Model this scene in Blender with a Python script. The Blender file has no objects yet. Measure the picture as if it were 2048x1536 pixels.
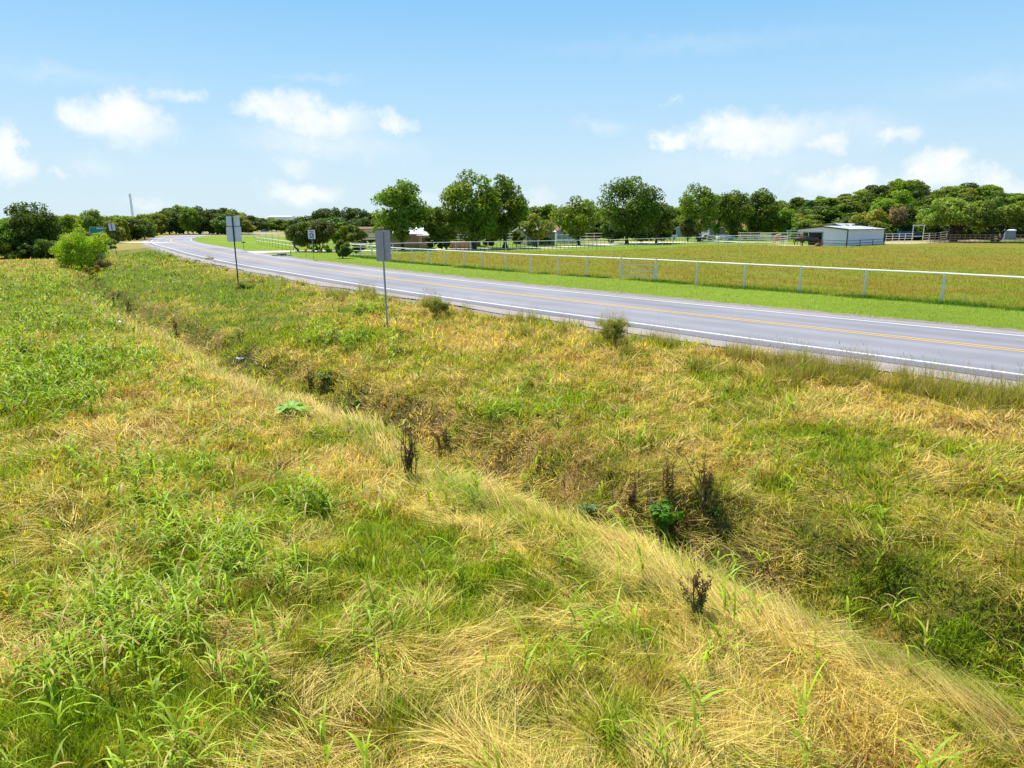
import bpy, math, random
import numpy as np
from mathutils import Vector, Matrix
S = bpy.context.scene
COL = S.collection
# ------------------------------------------------------------------ camera, sun, sky, exposure
F, YH, HC = 1421.0, 450.0, 3.8           # focal length (px of a 2048 wide picture), horizon row, eye height
PITCH = math.atan((768 - YH) / F)
cam = bpy.data.cameras.new('camera'); cam.sensor_width = 36; cam.lens = F / 2048 * 36
cam.clip_start = 0.1; cam.clip_end = 6000
co = bpy.data.objects.new('camera', cam); COL.objects.link(co)
co.location = (0, 0, HC); co.rotation_euler = (math.pi / 2 - PITCH, 0, 0)
S.camera = co
SUN_EL, SUN_AZ = math.radians(62), math.radians(-35)      # azimuth from +Y towards +X
sd = Vector((math.sin(SUN_AZ) * math.cos(SUN_EL), math.cos(SUN_AZ) * math.cos(SUN_EL), math.sin(SUN_EL)))
sl = bpy.data.lights.new('sun', 'SUN'); sl.energy = 5.0; sl.angle = math.radians(.5); sl.color = (1, .94, .83)
so = bpy.data.objects.new('sun', sl); COL.objects.link(so); so.rotation_euler = sd.to_track_quat('Z', 'Y').to_euler()
so.location = (0, 0, 60)
S.view_settings.view_transform = 'Standard'; S.view_settings.look = 'None'
S.view_settings.exposure = 0.82; S.view_settings.gamma = 1

CP, SP = math.cos(PITCH), math.sin(PITCH)
def ray(px, py):
    u, v = (px - 1024) / F, (py - 768) / F
    return (u, CP - v * SP, -SP - v * CP)
def un(px, py, z=0.0):
    d = ray(px, py); t = (z - HC) / d[2]
    return (d[0] * t, d[1] * t)
def at(px, py, Y):
    d = ray(px, py); t = Y / d[1]
    return Vector((d[0] * t, Y, HC + d[2] * t))

w = bpy.data.worlds.new("World"); S.world = w; w.use_nodes = True
nt = w.node_tree; N = nt.nodes; L = nt.links; N.clear()
def nd(tree, typ, **kw):
    n = tree.nodes.new(typ)
    for k, v in kw.items():
        if k.startswith('i_'):
            n.inputs[int(k[2:])].default_value = v
        else: setattr(n, k, v)
    return n
def mth(tree, op, a, b=None, c=None, clamp=False):
    n = tree.nodes.new('ShaderNodeMath'); n.operation = op; n.use_clamp = clamp
    for i, x in enumerate((a, b, c)):
        if x is None: continue
        if isinstance(x, (int, float)): n.inputs[i].default_value = x
        else: tree.links.new(x, n.inputs[i])
    return n.outputs[0]
sky = nd(nt, 'ShaderNodeTexSky', sky_type='NISHITA', sun_disc=False, sun_elevation=SUN_EL, sun_rotation=SUN_AZ,
         air_density=1.0, dust_density=.6, ozone_density=1.5)
tc = N.new('ShaderNodeTexCoord')
sep = N.new('ShaderNodeSeparateXYZ'); L.new(tc.outputs['Generated'], sep.inputs[0])
az0 = mth(nt, 'ARCTAN2', sep.outputs[0], sep.outputs[1])
el0 = mth(nt, 'ARCSINE', sep.outputs[2])
ramp = N.new('ShaderNodeValToRGB'); cr = ramp.color_ramp
elf = mth(nt, 'DIVIDE', el0, math.radians(40), clamp=True)
L.new(elf, ramp.inputs[0])
cr.elements[0].position = 0; cr.elements[0].color = (.70, .87, .97, 1)
cr.elements[1].position = 1; cr.elements[1].color = (.09, .29, .80, 1)
for p, c in ((.10, (.64, .85, 1.0, 1)), (.24, (.46, .76, 1.02, 1)), (.40, (.27, .62, 1.0, 1)), (.58, (.20, .53, .98, 1))):
    e = cr.elements.new(p); e.color = c
mulS = nd(nt, 'ShaderNodeMix', data_type='RGBA', blend_type='MULTIPLY'); mulS.inputs[0].default_value = 1
L.new(sky.outputs[0], mulS.inputs[6]); mulS.inputs[7].default_value = (.12, .12, .12, 1)
mixS = nd(nt, 'ShaderNodeMix', data_type='RGBA'); mixS.inputs[0].default_value = .9
L.new(mulS.outputs[2], mixS.inputs[6]); L.new(ramp.outputs[0], mixS.inputs[7])
# clouds: soft blobs in azimuth / elevation, broken up by noise
def nz(scale, detail, rough=.55, vec=None, tree=nt):
    n = nd(tree, 'ShaderNodeTexNoise'); n.inputs['Scale'].default_value = scale
    n.inputs['Detail'].default_value = detail; n.inputs['Roughness'].default_value = rough
    if vec is not None: tree.links.new(vec, n.inputs['Vector'])
    return n
nA = nz(9, 9, .62, tc.outputs['Generated']); nB = nz(40, 8, .68, tc.outputs['Generated'])
sa = N.new('ShaderNodeSeparateColor'); L.new(nA.outputs[1], sa.inputs[0])
sb = N.new('ShaderNodeSeparateColor'); L.new(nB.outputs[1], sb.inputs[0])
def jit(base, ca, cb, ka, kb):
    return mth(nt, 'ADD', mth(nt, 'ADD', base, mth(nt, 'MULTIPLY', mth(nt, 'SUBTRACT', ca, .5), ka)),
               mth(nt, 'MULTIPLY', mth(nt, 'SUBTRACT', cb, .5), kb))
az = jit(az0, sa.outputs[0], sb.outputs[0], .11, .05)
el = jit(el0, sa.outputs[1], sb.outputs[1], .06, .035)
def azel(px, py):
    d = Vector(ray(px, py)).normalized()
    return math.atan2(d.x, d.y), math.asin(d.z)
CL = [  # px, py, half width px, half height px, strength, softness
 (255, 215, 46, 42, 1.0, .5), (205, 240, 60, 34, 1.0, .55), (260, 250, 60, 34, .75, .8), (310, 226, 22, 10, .5, .9), (356, 184, 34, 12, .6, .9),
 (8, 300, 32, 42, 1.0, .5), (20, 335, 40, 26, .9, .7), (125, 350, 16, 8, .5, .9), (200, 330, 34, 14, .3, 1.1),
 (575, 228, 62, 30, 1.0, .6), (640, 248, 95, 26, .9, .7), (520, 232, 44, 18, .8, .8), (650, 290, 120, 26, .6, 1.0), (795, 247, 28, 13, .8, .8), (580, 335, 30, 14, .5, 1.),
 (600, 390, 60, 18, .85, .7), (630, 385, 30, 14, .6, .9), (300, 395, 34, 12, .5, 1.0), (720, 300, 50, 14, .5, 1.),
 (1450, 262, 62, 36, 1.0, .5), (1520, 272, 95, 34, .95, .7), (1350, 275, 30, 18, .9, .7), (1590, 262, 50, 24, .6, .9), (1655, 285, 26, 18, .75, .8), (1795, 263, 32, 14, .8, .8), (1700, 262, 90, 28, .35, 1.1),
 (1700, 352, 48, 22, 1.0, .6), (1650, 368, 50, 16, .8, .8), (1880, 325, 58, 26, 1.0, .55), (1870, 350, 80, 22, .9, .8), (2005, 345, 44, 22, 1.0, .6), (2030, 370, 60, 20, .8, .9), (1540, 336, 24, 10, .4, 1.),
 (1080, 395, 26, 14, .45, 1.0), (1220, 250, 46, 14, .3, 1.1), (860, 395, 50, 12, .3, 1.2), (1338, 203, 16, 5, .35, 1.1), (1500, 320, 160, 40, .25, 1.2),
 (110, 140, 150, 14, .22, 1.4), (1400, 85, 200, 14, .16, 1.5), (640, 166, 60, 6, .2, 1.3), (2000, 160, 150, 18, .18, 1.5),
]
cov = None
for (px, py, rx, ry, st, sf) in CL:
    rx *= 1.22; ry *= 1.18; sf *= 1.5; st *= .94
    a, e = azel(px, py); a2, _ = azel(px + rx, py); _, e2 = azel(px, py - ry)
    ra, re = abs(a2 - a), abs(e2 - e)
    dx = mth(nt, 'DIVIDE', mth(nt, 'SUBTRACT', az, a), ra); dy = mth(nt, 'DIVIDE', mth(nt, 'SUBTRACT', el, e), re)
    r2 = mth(nt, 'SQRT', mth(nt, 'ADD', mth(nt, 'MULTIPLY', dx, dx), mth(nt, 'MULTIPLY', dy, dy)))
    mr = nd(nt, 'ShaderNodeMapRange', interpolation_type='SMOOTHSTEP'); L.new(r2, mr.inputs[0])
    mr.inputs[1].default_value = 1 + sf * .5; mr.inputs[2].default_value = 1 - sf * .75
    mr.inputs[3].default_value = 0; mr.inputs[4].default_value = st
    cov = mr.outputs[0] if cov is None else mth(nt, 'MAXIMUM', cov, mr.outputs[0])
nC = nz(20, 6, .6, tc.outputs['Generated'])
cshade = N.new('ShaderNodeValToRGB'); cshade.color_ramp.elements[0].color = (.90, .98, 1.02, 1); cshade.color_ramp.elements[1].color = (1.1, 1.1, 1.08, 1)
cshade.color_ramp.elements[0].position = .38; cshade.color_ramp.elements[1].position = .6
L.new(nC.outputs[0], cshade.inputs[0])
mixC = nd(nt, 'ShaderNodeMix', data_type='RGBA'); L.new(cov, mixC.inputs[0]); L.new(mixS.outputs[2], mixC.inputs[6]); L.new(cshade.outputs[0], mixC.inputs[7])
bg = N.new('ShaderNodeBackground'); bg.inputs[1].default_value = 0.56; L.new(mixC.outputs[2], bg.inputs[0])
wo = N.new('ShaderNodeOutputWorld'); L.new(bg.outputs[0], wo.inputs[0])

# ------------------------------------------------------------------ helpers
rng = np.random.default_rng(7); random.seed(7)
def hash2(ix, iy, s):
    n = (ix.astype(np.int64) * 374761393 + iy.astype(np.int64) * 668265263 + s * 982451653) & 0xffffffff
    n = ((n ^ (n >> 13)) * 1274126177) & 0xffffffff
    n = n ^ (n >> 16)
    return (n & 0xffffff) / float(0xffffff)
def vnoise(x, y, s=0):
    x0 = np.floor(x); y0 = np.floor(y); fx = x - x0; fy = y - y0
    fx = fx * fx * (3 - 2 * fx); fy = fy * fy * (3 - 2 * fy)
    a = hash2(x0, y0, s); b = hash2(x0 + 1, y0, s); c = hash2(x0, y0 + 1, s); d = hash2(x0 + 1, y0 + 1, s)
    return (a * (1 - fx) + b * fx) * (1 - fy) + (c * (1 - fx) + d * fx) * fy
def fbm(x, y, s=0, o=3):
    r = 0; amp = .5; t = 0
    for i in range(o):
        r = r + amp * vnoise(x * 2 ** i + 17.3 * i, y * 2 ** i - 9.1 * i, s + i); t += amp; amp *= .5
    return r / t
def sstep(a, b, x):
    t = np.clip((x - a) / (b - a), 0, 1); return t * t * (3 - 2 * t)
def tag(o, label=None, cat=None, group=None, kind=None):
    if label: o['label'] = label
    if cat: o['category'] = cat
    if group: o['group'] = group
    if kind: o['kind'] = kind
    return o
def link(name, me, parent=None):
    o = bpy.data.objects.new(name, me); COL.objects.link(o)
    if parent is not None: o.parent = parent
    return o
def empty(name, loc, rz=0, label=None, cat=None, group=None):
    o = bpy.data.objects.new(name, None); COL.objects.link(o); o.empty_display_size = .3
    o.location = loc; o.rotation_euler = (0, 0, rz)
    return tag(o, label, cat, group)
def np_mesh(name, verts, quads, mat, cols=None, smooth=False):
    me = bpy.data.meshes.new(name)
    V = np.ascontiguousarray(verts, np.float32); Q = np.ascontiguousarray(quads, np.int32)
    k = Q.shape[1]
    me.vertices.add(len(V)); me.vertices.foreach_set('co', V.ravel())
    me.loops.add(Q.size); me.loops.foreach_set('vertex_index', Q.ravel())
    me.polygons.add(len(Q)); me.polygons.foreach_set('loop_start', np.arange(0, Q.size, k, dtype=np.int32))
    me.polygons.foreach_set('loop_total', np.full(len(Q), k, np.int32))
    if smooth: me.polygons.foreach_set('use_smooth', np.ones(len(Q), bool))
    me.update(calc_edges=True)
    if cols is not None:
        at_ = me.attributes.new('Col', 'FLOAT_COLOR', 'POINT')
        c4 = np.ones((len(V), 4), np.float32); c4[:, :3] = cols
        at_.data.foreach_set('color', c4.ravel())
    me.materials.append(mat)
    return me
class MB:
    def __init__(s): s.v = []; s.f = []
    def add(s, vs, fs):
        b = len(s.v); s.v += [tuple(x) for x in vs]; s.f += [tuple(b + i for i in f) for f in fs]; return s
    def box(s, c, size, rz=0, rot=None):
        hx, hy, hz = size[0] / 2, size[1] / 2, size[2] / 2
        M = rot if rot is not None else Matrix.Rotation(rz, 3, 'Z')
        vs = [Vector(c) + M @ Vector((x * hx, y * hy, z * hz)) for z in (-1, 1) for y in (-1, 1) for x in (-1, 1)]
        return s.add(vs, [(0, 2, 3, 1), (4, 5, 7, 6), (0, 1, 5, 4), (2, 6, 7, 3), (0, 4, 6, 2), (1, 3, 7, 5)])
    def tube(s, pts, rad, n=8, cap=True):
        pts = [Vector(p) for p in pts]; rad = rad if isinstance(rad, (list, tuple)) else [rad] * len(pts)
        vs = []; fs = []
        prev = None
        for i, p in enumerate(pts):
            d = (pts[min(i + 1, len(pts) - 1)] - pts[max(i - 1, 0)]).normalized()
            a = Vector((0, 0, 1)) if abs(d.z) < .9 else Vector((1, 0, 0))
            if prev is not None: a = prev
            x = (a - d * a.dot(d)).normalized(); y = d.cross(x); prev = x
            for k in range(n):
                t = 2 * math.pi * k / n; vs.append(p + (x * math.cos(t) + y * math.sin(t)) * rad[i])
        for i in range(len(pts) - 1):
            for k in range(n):
                a, b = i * n + k, i * n + (k + 1) % n; fs.append((a, b, b + n, a + n))
        if cap:
            fs.append(tuple(range(n))[::-1]); fs.append(tuple((len(pts) - 1) * n + k for k in range(n)))
        return s.add(vs, fs)
    def prism(s, poly, y0, y1, axes='xz'):
        n = len(poly)
        def P(a, b, y): return (a, y, b) if axes == 'xz' else ((y, a, b) if axes == 'yz' else (a, b, y))
        vs = [P(a, b, y0) for a, b in poly] + [P(a, b, y1) for a, b in poly]
        fs = [tuple(range(n))[::-1], tuple(range(n, 2 * n))] + [(i, (i + 1) % n, (i + 1) % n + n, i + n) for i in range(n)]
        return s.add(vs, fs)
    def build(s, name, mat, parent=None, bevel=0, smooth=False):
        me = bpy.data.meshes.new(name); me.from_pydata(s.v, [], s.f); me.materials.append(mat)
        import bmesh
        bm = bmesh.new(); bm.from_mesh(me); bmesh.ops.recalc_face_normals(bm, faces=bm.faces); bm.to_mesh(me); bm.free()
        o = link(name, me, parent)
        if smooth:
            for p in me.polygons: p.use_smooth = True
        if bevel:
            m = o.modifiers.new('bevel', 'BEVEL'); m.width = bevel; m.segments = 2; m.limit_method = 'ANGLE'
        return o
def copy_tree(o, loc, rz=None, sc=None, label=None, group=None):
    c = o.copy(); COL.objects.link(c); c.location = loc
    if rz is not None: c.rotation_euler = (0, 0, rz)
    if sc is not None: c.scale = sc
    if label: c['label'] = label
    if group: c['group'] = group
    for ch in o.children:
        d = ch.copy(); COL.objects.link(d); d.parent = c
        for g in ch.children:
            e = g.copy(); COL.objects.link(e); e.parent = d
    return c
# ------------------------------------------------------------------ materials
def mat(name, rgb, rough=.7, var=.12, scale=3.0, metal=0, spec=.4, bump=0, bscale=30):
    m = bpy.data.materials.new(name); m.use_nodes = True; t = m.node_tree
    b = t.nodes['Principled BSDF']; b.inputs['Roughness'].default_value = rough; b.inputs['Metallic'].default_value = metal
    b.inputs['Specular IOR Level'].default_value = spec
    tcn = t.nodes.new('ShaderNodeTexCoord')
    n = nz(scale, 6, .6, tcn.outputs['Object'], t)
    rp = t.nodes.new('ShaderNodeValToRGB'); t.links.new(n.outputs[0], rp.inputs[0])
    rp.color_ramp.elements[0].position = .3; rp.color_ramp.elements[1].position = .7
    rp.color_ramp.elements[0].color = tuple(c * (1 - var) for c in rgb) + (1,)
    rp.color_ramp.elements[1].color = tuple(min(1, c * (1 + var)) for c in rgb) + (1,)
    t.links.new(rp.outputs[0], b.inputs['Base Color'])
    if bump:
        bn = nz(bscale, 4, .6, tcn.outputs['Object'], t); bu = t.nodes.new('ShaderNodeBump')
        bu.inputs['Strength'].default_value = bump; t.links.new(bn.outputs[0], bu.inputs['Height']); t.links.new(bu.outputs[0], b.inputs['Normal'])
    return m
def leafmat(name, trans=.35, spec=.25, rough=.5, tint=(1.1, 1.15, .5)):
    m = bpy.data.materials.new(name); m.use_nodes = True; t = m.node_tree
    b = t.nodes['Principled BSDF']; b.inputs['Roughness'].default_value = rough; b.inputs['Specular IOR Level'].default_value = spec
    a = t.nodes.new('ShaderNodeAttribute'); a.attribute_name = 'Col'
    oi = t.nodes.new('ShaderNodeObjectInfo'); hs = t.nodes.new('ShaderNodeHueSaturation')
    hs.inputs['Hue'].default_value = .5
    t.links.new(mth(t, 'MULTIPLY_ADD', oi.outputs['Random'], .5, .75), hs.inputs['Value'])
    t.links.new(mth(t, 'MULTIPLY_ADD', oi.outputs['Random'], .02, .49), hs.inputs['Hue'])
    if name != 'tree_leaves': hs.inputs['Value'].default_value = 1; [t.links.remove(l) for l in list(t.links) if l.to_node == hs]
    t.links.new(a.outputs['Color'], hs.inputs['Color'])
    t.links.new(hs.outputs[0], b.inputs['Base Color'])
    tr = t.nodes.new('ShaderNodeBsdfTranslucent')
    mu = nd(t, 'ShaderNodeMix', data_type='RGBA', blend_type='MULTIPLY'); mu.inputs[0].default_value = 1
    t.links.new(hs.outputs[0], mu.inputs[6]); mu.inputs[7].default_value = tint + (1,)
    t.links.new(mu.outputs[2], tr.inputs[0])
    mx = t.nodes.new('ShaderNodeMixShader'); mx.inputs[0].default_value = trans
    t.links.new(b.outputs[0], mx.inputs[1]); t.links.new(tr.outputs[0], mx.inputs[2])
    t.links.new(mx.outputs[0], t.nodes['Material Output'].inputs[0])
    return m
M_grass = leafmat('grass_blades', .42, .15, .65, (1.25, 1.2, .5))
M_leaf = leafmat('tree_leaves', .32, .2, .6, (1.5, 1.45, .35))
M_weed = leafmat('weed_leaves', .36, .2, .5, (1.6, 1.45, .3))
M_bark = mat('bark', (.075, .058, .045), .9, .3, 6, bump=.4)
M_white = mat('white_pipe_paint', (.76, .73, .62), .45, .10, 2)
M_galv = mat('galvanized_steel', (.36, .35, .40), .5, .12, 5, metal=.3)
M_back = mat('bare_aluminium_back', (.74, .72, .78), .5, .07, 3, metal=.15)
M_darkmetal = mat('dark_green_post', (.035, .045, .05), .6, .2, 4)
M_black = mat('black_paint', (.02, .02, .022), .5, .2, 4)
M_signwhite = mat('sign_white', (.78, .78, .80), .5, .03, 4)
M_signgreen = mat('sign_green', (.0, .22, .16), .5, .05, 4)
M_signyellow = mat('sign_pale', (.7, .66, .45), .5, .05, 4)
M_orange = mat('orange_plastic', (.8, .18, .02), .5, .1, 6)
M_redframe = mat('red_brown_timber', (.09, .022, .015), .7, .2, 8)
M_cream = mat('cream_sign_board', (.62, .56, .40), .6, .05, 4)
M_red = mat('rusty_red_paint', (.28, .045, .03), .6, .2, 4)
M_shed = mat('white_metal_siding', (.86, .80, .86), .5, .04, .6)
M_shedroof = mat('white_metal_roof', (.80, .81, .82), .35, .03, .5)
M_trim = mat('dark_trim', (.03, .03, .035), .5, .1, 3)
M_tan = mat('tan_siding', (.32, .29, .22), .7, .07, 1.5)
M_tan2 = mat('golden_wood_siding', (.34, .235, .10), .75, .15, 3)
M_bluegrey = mat('blue_grey_siding', (.27, .33, .37), .7, .06, 2)
M_grey = mat('grey_siding', (.36, .37, .40), .7, .06, 2)
M_brick = mat('pink_brick', (.50, .37, .31), .8, .15, 8)
M_brownroof = mat('brown_shingle_roof', (.22, .12, .07), .85, .2, 6)
M_metalroof = mat('pale_metal_roof', (.72, .75, .80), .35, .04, .7)
M_glass = mat('dark_window', (.015, .018, .025), .15, .1, 2, spec=.6)
M_carwhite = mat('white_car_paint', (.75, .75, .76), .25, .02, 1)
M_cardark = mat('dark_car_paint', (.02, .022, .03), .25, .1, 1)
M_carblue = mat('blue_car_paint', (.04, .07, .22), .3, .1, 1)
M_rubber = mat('tyre_rubber', (.02, .02, .02), .8, .1, 4)
M_chrome = mat('pale_metal', (.5, .5, .52), .3, .05, 2, metal=.7)
M_stone = mat('pale_concrete', (.5, .47, .42), .85, .15, 4, bump=.4)
M_horse_bay = mat('bay_coat', (.11, .045, .022), .6, .25, 2)
M_horse_black = mat('black_coat', (.012, .011, .012), .5, .2, 2)
M_horse_grey = mat('roan_coat', (.22, .17, .14), .6, .25, 3)
M_hay = mat('round_hay', (.38, .27, .10), .9, .2, 8, bump=.5)
M_tealtrim = mat('teal_trim', (.20, .36, .34), .5, .05, 3)
M_blueplastic = mat('blue_plastic', (.05, .32, .42), .5, .1, 5)
M_greyplastic = mat('grey_plastic', (.42, .46, .52), .5, .1, 5)
# ------------------------------------------------------------------ road line and terrain
CPX = [(2048, 702), (1716, 665.3), (1400, 630), (1150, 602), (900, 573.5), (726, 549.4), (620, 535), (560, 527), (479, 513), (430, 504), (396, 496), (355, 488), (341, 480.5), (355, 474.7), (383, 471)]
ctrl = [(60, -31), (44, -11.5), (31, 4.2)] + [un(*p) for p in CPX] + [(-133, 318), (-140, 365), (-138, 415), (-126, 460), (-100, 500), (-60, 530)]
ctrl = np.array(ctrl)
def catmull(P, n=14):
    out = []
    for i in range(len(P) - 1):
        p0, p1, p2, p3 = P[max(i - 1, 0)], P[i], P[i + 1], P[min(i + 2, len(P) - 1)]
        for t in np.linspace(0, 1, n, endpoint=False):
            out.append(.5 * ((2 * p1) + (-p0 + p2) * t + (2 * p0 - 5 * p1 + 4 * p2 - p3) * t * t + (-p0 + 3 * p1 - 3 * p2 + p3) * t ** 3))
    out.append(P[-1]); return np.array(out)
def resample(P, step):
    s = np.r_[0, np.cumsum(np.linalg.norm(np.diff(P, axis=0), axis=1))]
    t = np.linspace(0, s[-1], int(s[-1] / step) + 1)
    return np.c_[np.interp(t, s, P[:, 0]), np.interp(t, s, P[:, 1])]
CLN = resample(catmull(ctrl), 1.5)
for _ in range(60):
    CLN[1:-1] = .5 * CLN[1:-1] + .25 * (CLN[:-2] + CLN[2:])
TAN = np.gradient(CLN, axis=0); TAN /= np.linalg.norm(TAN, axis=1)[:, None]
NRM = np.c_[-TAN[:, 1], TAN[:, 0]]                 # towards the camera side
NO = np.interp(CLN[:, 1], [20, 35, 60, 125, 190, 240], [4.3, 4.1, 3.9, 4.1, 4.3, 5.0])
FO = np.interp(CLN[:, 1], [20, 35, 60, 90, 125, 170, 230], [3.6, 3.35, 3.1, 3.5, 3.9, 4.4, 5.2])
def signed_dist(x, y):
    x = np.asarray(x, float).ravel(); y = np.asarray(y, float).ravel()
    best = np.full(x.shape, 1e9); sg = np.ones(x.shape)
    for i in range(0, len(CLN) - 1, 2):
        a = CLN[i]; b = CLN[min(i + 2, len(CLN) - 1)]; ab = b - a; l2 = ab @ ab
        t = np.clip(((x - a[0]) * ab[0] + (y - a[1]) * ab[1]) / l2, 0, 1)
        ex = x - a[0] - t * ab[0]; ey = y - a[1] - t * ab[1]
        d2 = ex * ex + ey * ey; m = d2 < best
        best[m] = d2[m]; sg[m] = np.sign(ab[0] * ey[m] - ab[1] * ex[m])
    return np.sqrt(best) * np.where(sg == 0, 1, sg)
GX0, GX1, GY0, GY1, GS = -300, 220, -20, 560, 1.0
gx = np.arange(GX0, GX1 + .5, GS); gy = np.arange(GY0, GY1 + .5, GS)
GXX, GYY = np.meshgrid(gx, gy)
DG = signed_dist(GXX, GYY).reshape(GXX.shape)
flip = signed_dist([0.0], [0.0])[0] < 0
if flip: DG = -DG; NRM = -NRM
def dist(x, y):
    x = np.asarray(x, float); y = np.asarray(y, float)
    fx = np.clip((x - GX0) / GS, 0, len(gx) - 1.001); fy = np.clip((y - GY0) / GS, 0, len(gy) - 1.001)
    ix = fx.astype(int); iy = fy.astype(int); tx = fx - ix; ty = fy - iy
    return (DG[iy, ix] * (1 - tx) + DG[iy, ix + 1] * tx) * (1 - ty) + (DG[iy + 1, ix] * (1 - tx) + DG[iy + 1, ix + 1] * tx) * ty
def ditchd(x, y):
    """distance from the road, wobbled, as the ditch profile sees it"""
    return dist(x, y) + (fbm(x * .13 + 3, y * .13, 5, 2) - .5) * 1.5 + (fbm(x * .7, y * .7, 6, 2) - .5) * .75
def height(x, y):
    x = np.asarray(x, float); y = np.asarray(y, float)
    d = dist(x, y); dd = np.where(d > 9, ditchd(x, y), d)
    prof = np.interp(dd, [-6, 0, 6.3, 8, 12, 15.0, 15.7, 16.15, 16.7, 17.3, 17.8, 18.5, 19.4, 22, 40, 90],
                     [0, 0, -.04, -.16, -.58, -.92, -1.02, -1.50, -1.85, -1.80, -1.36, -1.06, -.97, -.90, -.92, -1.0])
    smooth = np.interp(d, [-6, 0, 6.3, 12, 18, 30, 90], [0, 0, -.04, -.5, -.8, -.9, -1.0])
    k = sstep(60, 105, y)
    z = prof * (1 - k) + smooth * k
    z = z * (1 - sstep(120, 165, y))
    rough = sstep(6.3, 9, d) * (1 - sstep(60, 130, y))
    z = z + rough * ((fbm(x * .35, y * .35, 11, 3) - .5) * .34 + (fbm(x * 1.5, y * 1.5, 12, 2) - .5) * .14)
    far = sstep(-6, -12, d)
    z = z + far * (fbm(x * .08, y * .08, 13, 3) - .5) * .12
    z = z - np.where((d < 6.0) & (d > -4.9), .05, 0)
    # wooded rise on the far side
    r = np.hypot(x, y); az = np.degrees(np.arctan2(x, np.maximum(y, 1e-3)))
    z = z + 11 * sstep(190, 330, r) * sstep(12, 26, az)
    z = z + 5 * sstep(330, 600, r) * (1 - sstep(12, 20, az)) * sstep(-20, -8, az)
    return z
def hz(x, y): return float(height(np.array([x]), np.array([y]))[0])
def ground(px, py, dz=0.0):
    """where the ray through a pixel of the photograph meets the terrain"""
    z = 0.0
    for _ in range(30):
        x, y = un(px, py, z); z = .5 * z + .5 * hz(x, y)
    return Vector((x, y, hz(x, y) + dz))

# near fence line, far fence line
NF = [un(2500, 660)] + [un(*p) for p in [(2090, 624), (1882, 607), (1727, 595.5), (1487, 577.5), (1311, 563.5), (1061, 546), (928, 535), (795, 524), (745, 517), (700, 512)]]
NF = np.array(NF)
FFp = np.array([un(*p) for p in [(700, 512), (786, 508), (868, 505), (1011, 502.5), (1137, 499.5), (1220, 496.5), (1320, 492), (1400, 488.5), (1450, 487)]])
PAST = np.array([tuple(p) for p in NF[::-1]] + [(70, 12), (160, 10), (220, 120)] + [un(2300, 488), un(2048, 486), un(1900, 485.5), un(1768, 489), un(1692, 494), un(1600, 492), un(1500, 489), un(1400, 490.5), un(1300, 497), un(1160, 502.5), un(1011, 502.5), un(868, 505), un(786, 508)])
def inside(x, y, P):
    c = np.zeros(np.shape(x), bool); j = len(P) - 1
    for i in range(len(P)):
        xi, yi = P[i]; xj, yj = P[j]
        if yi != yj:
            m = ((yi > y) != (yj > y)) & (x < (xj - xi) * (y - yi) / (yj - yi) + xi)
            c ^= m
        j = i
    return c
# patches of growth on the near side: (photo px, py, radius along the road, radius across, weight)
RD = np.array([-.62, .785]); RN = np.array([.785, .62])
def patch(x, y, lst):
    r = np.zeros(np.shape(x))
    for (px, py, ra, rb, wgt) in lst:
        c = un(px, py, -.85); dx = x - c[0]; dy = y - c[1]
        u = (dx * RD[0] + dy * RD[1]) / ra; v = (dx * RN[0] + dy * RN[1]) / rb
        r = r + wgt * np.exp(-(u * u + v * v))
    return r
P_TALL = [(40, 560, 16, 7, .8), (60, 640, 7, 3.5, .9), (120, 720, 4, 2.2, 1.0), (60, 760, 3, 2.2, .9), (130, 810, 1.8, 1.2, .6), (330, 930, 1.1, .8, .9), (400, 960, .8, .6, .5),
          (120, 930, 1.0, .6, .4), (250, 1040, 1.3, .9, .7), (420, 1110, 1.2, .8, 1.0), (120, 1180, .9, .6, .8), (300, 1230, 1.1, .7, .9), (540, 1150, .7, .5, .4), (100, 1330, .6, .4, .6), (330, 1330, .8, .5, .9),
          (200, 1420, .8, .5, .9), (480, 1430, .5, .5, .8), (650, 1330, .35, .3, .5), (600, 1010, .7, .4, .9), (660, 870, 1.0, .5, .8), (740, 860, .5, .3, .5), (690, 690, 1.7, 1.0, 1.2), (740, 650, 1.5, .7, 1.1), (770, 720, 1.0, .6, .9),
          (1010, 830, 1.0, .7, .9), (960, 1020, .7, .4, .6), (820, 1050, .4, .3, .7), (760, 1010, .4, .25, .4), (1070, 780, .6, .4, .4), (850, 730, .5, .4, .4), (1440, 840, .9, .5, .3), (1290, 890, .6, .4, .3)]
P_GREEN = [(60, 600, 22, 7, .5), (60, 760, 6, 3, .5), (300, 560, 14, 3.0, .75), (450, 600, 9, 2.4, .7), (560, 660, 5, 1.8, .5), (700, 640, 2.5, 1.2, .3), (330, 520, 16, 5, .6), (1560, 1000, 1.8, 1.0, .3), (1900, 1150, 1.4, 1.0, .32), (1650, 1040, 1.2, .7, .2),
           (420, 1100, 2.2, 1.6, .25), (800, 1130, 1.2, 1.0, .18), (1100, 1180, 1.1, .8, .15), (1250, 1500, .7, .7, .35), (700, 1480, .8, .9, .2), (1350, 870, 1.4, .9, .2), (1480, 830, .8, .6, .3), (1100, 720, 2, 1, .2), (1620, 1100, .9, .6, .25), (2000, 1000, 1, 1, .2), (930, 1120, 1.4, 1.2, .2)]
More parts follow.
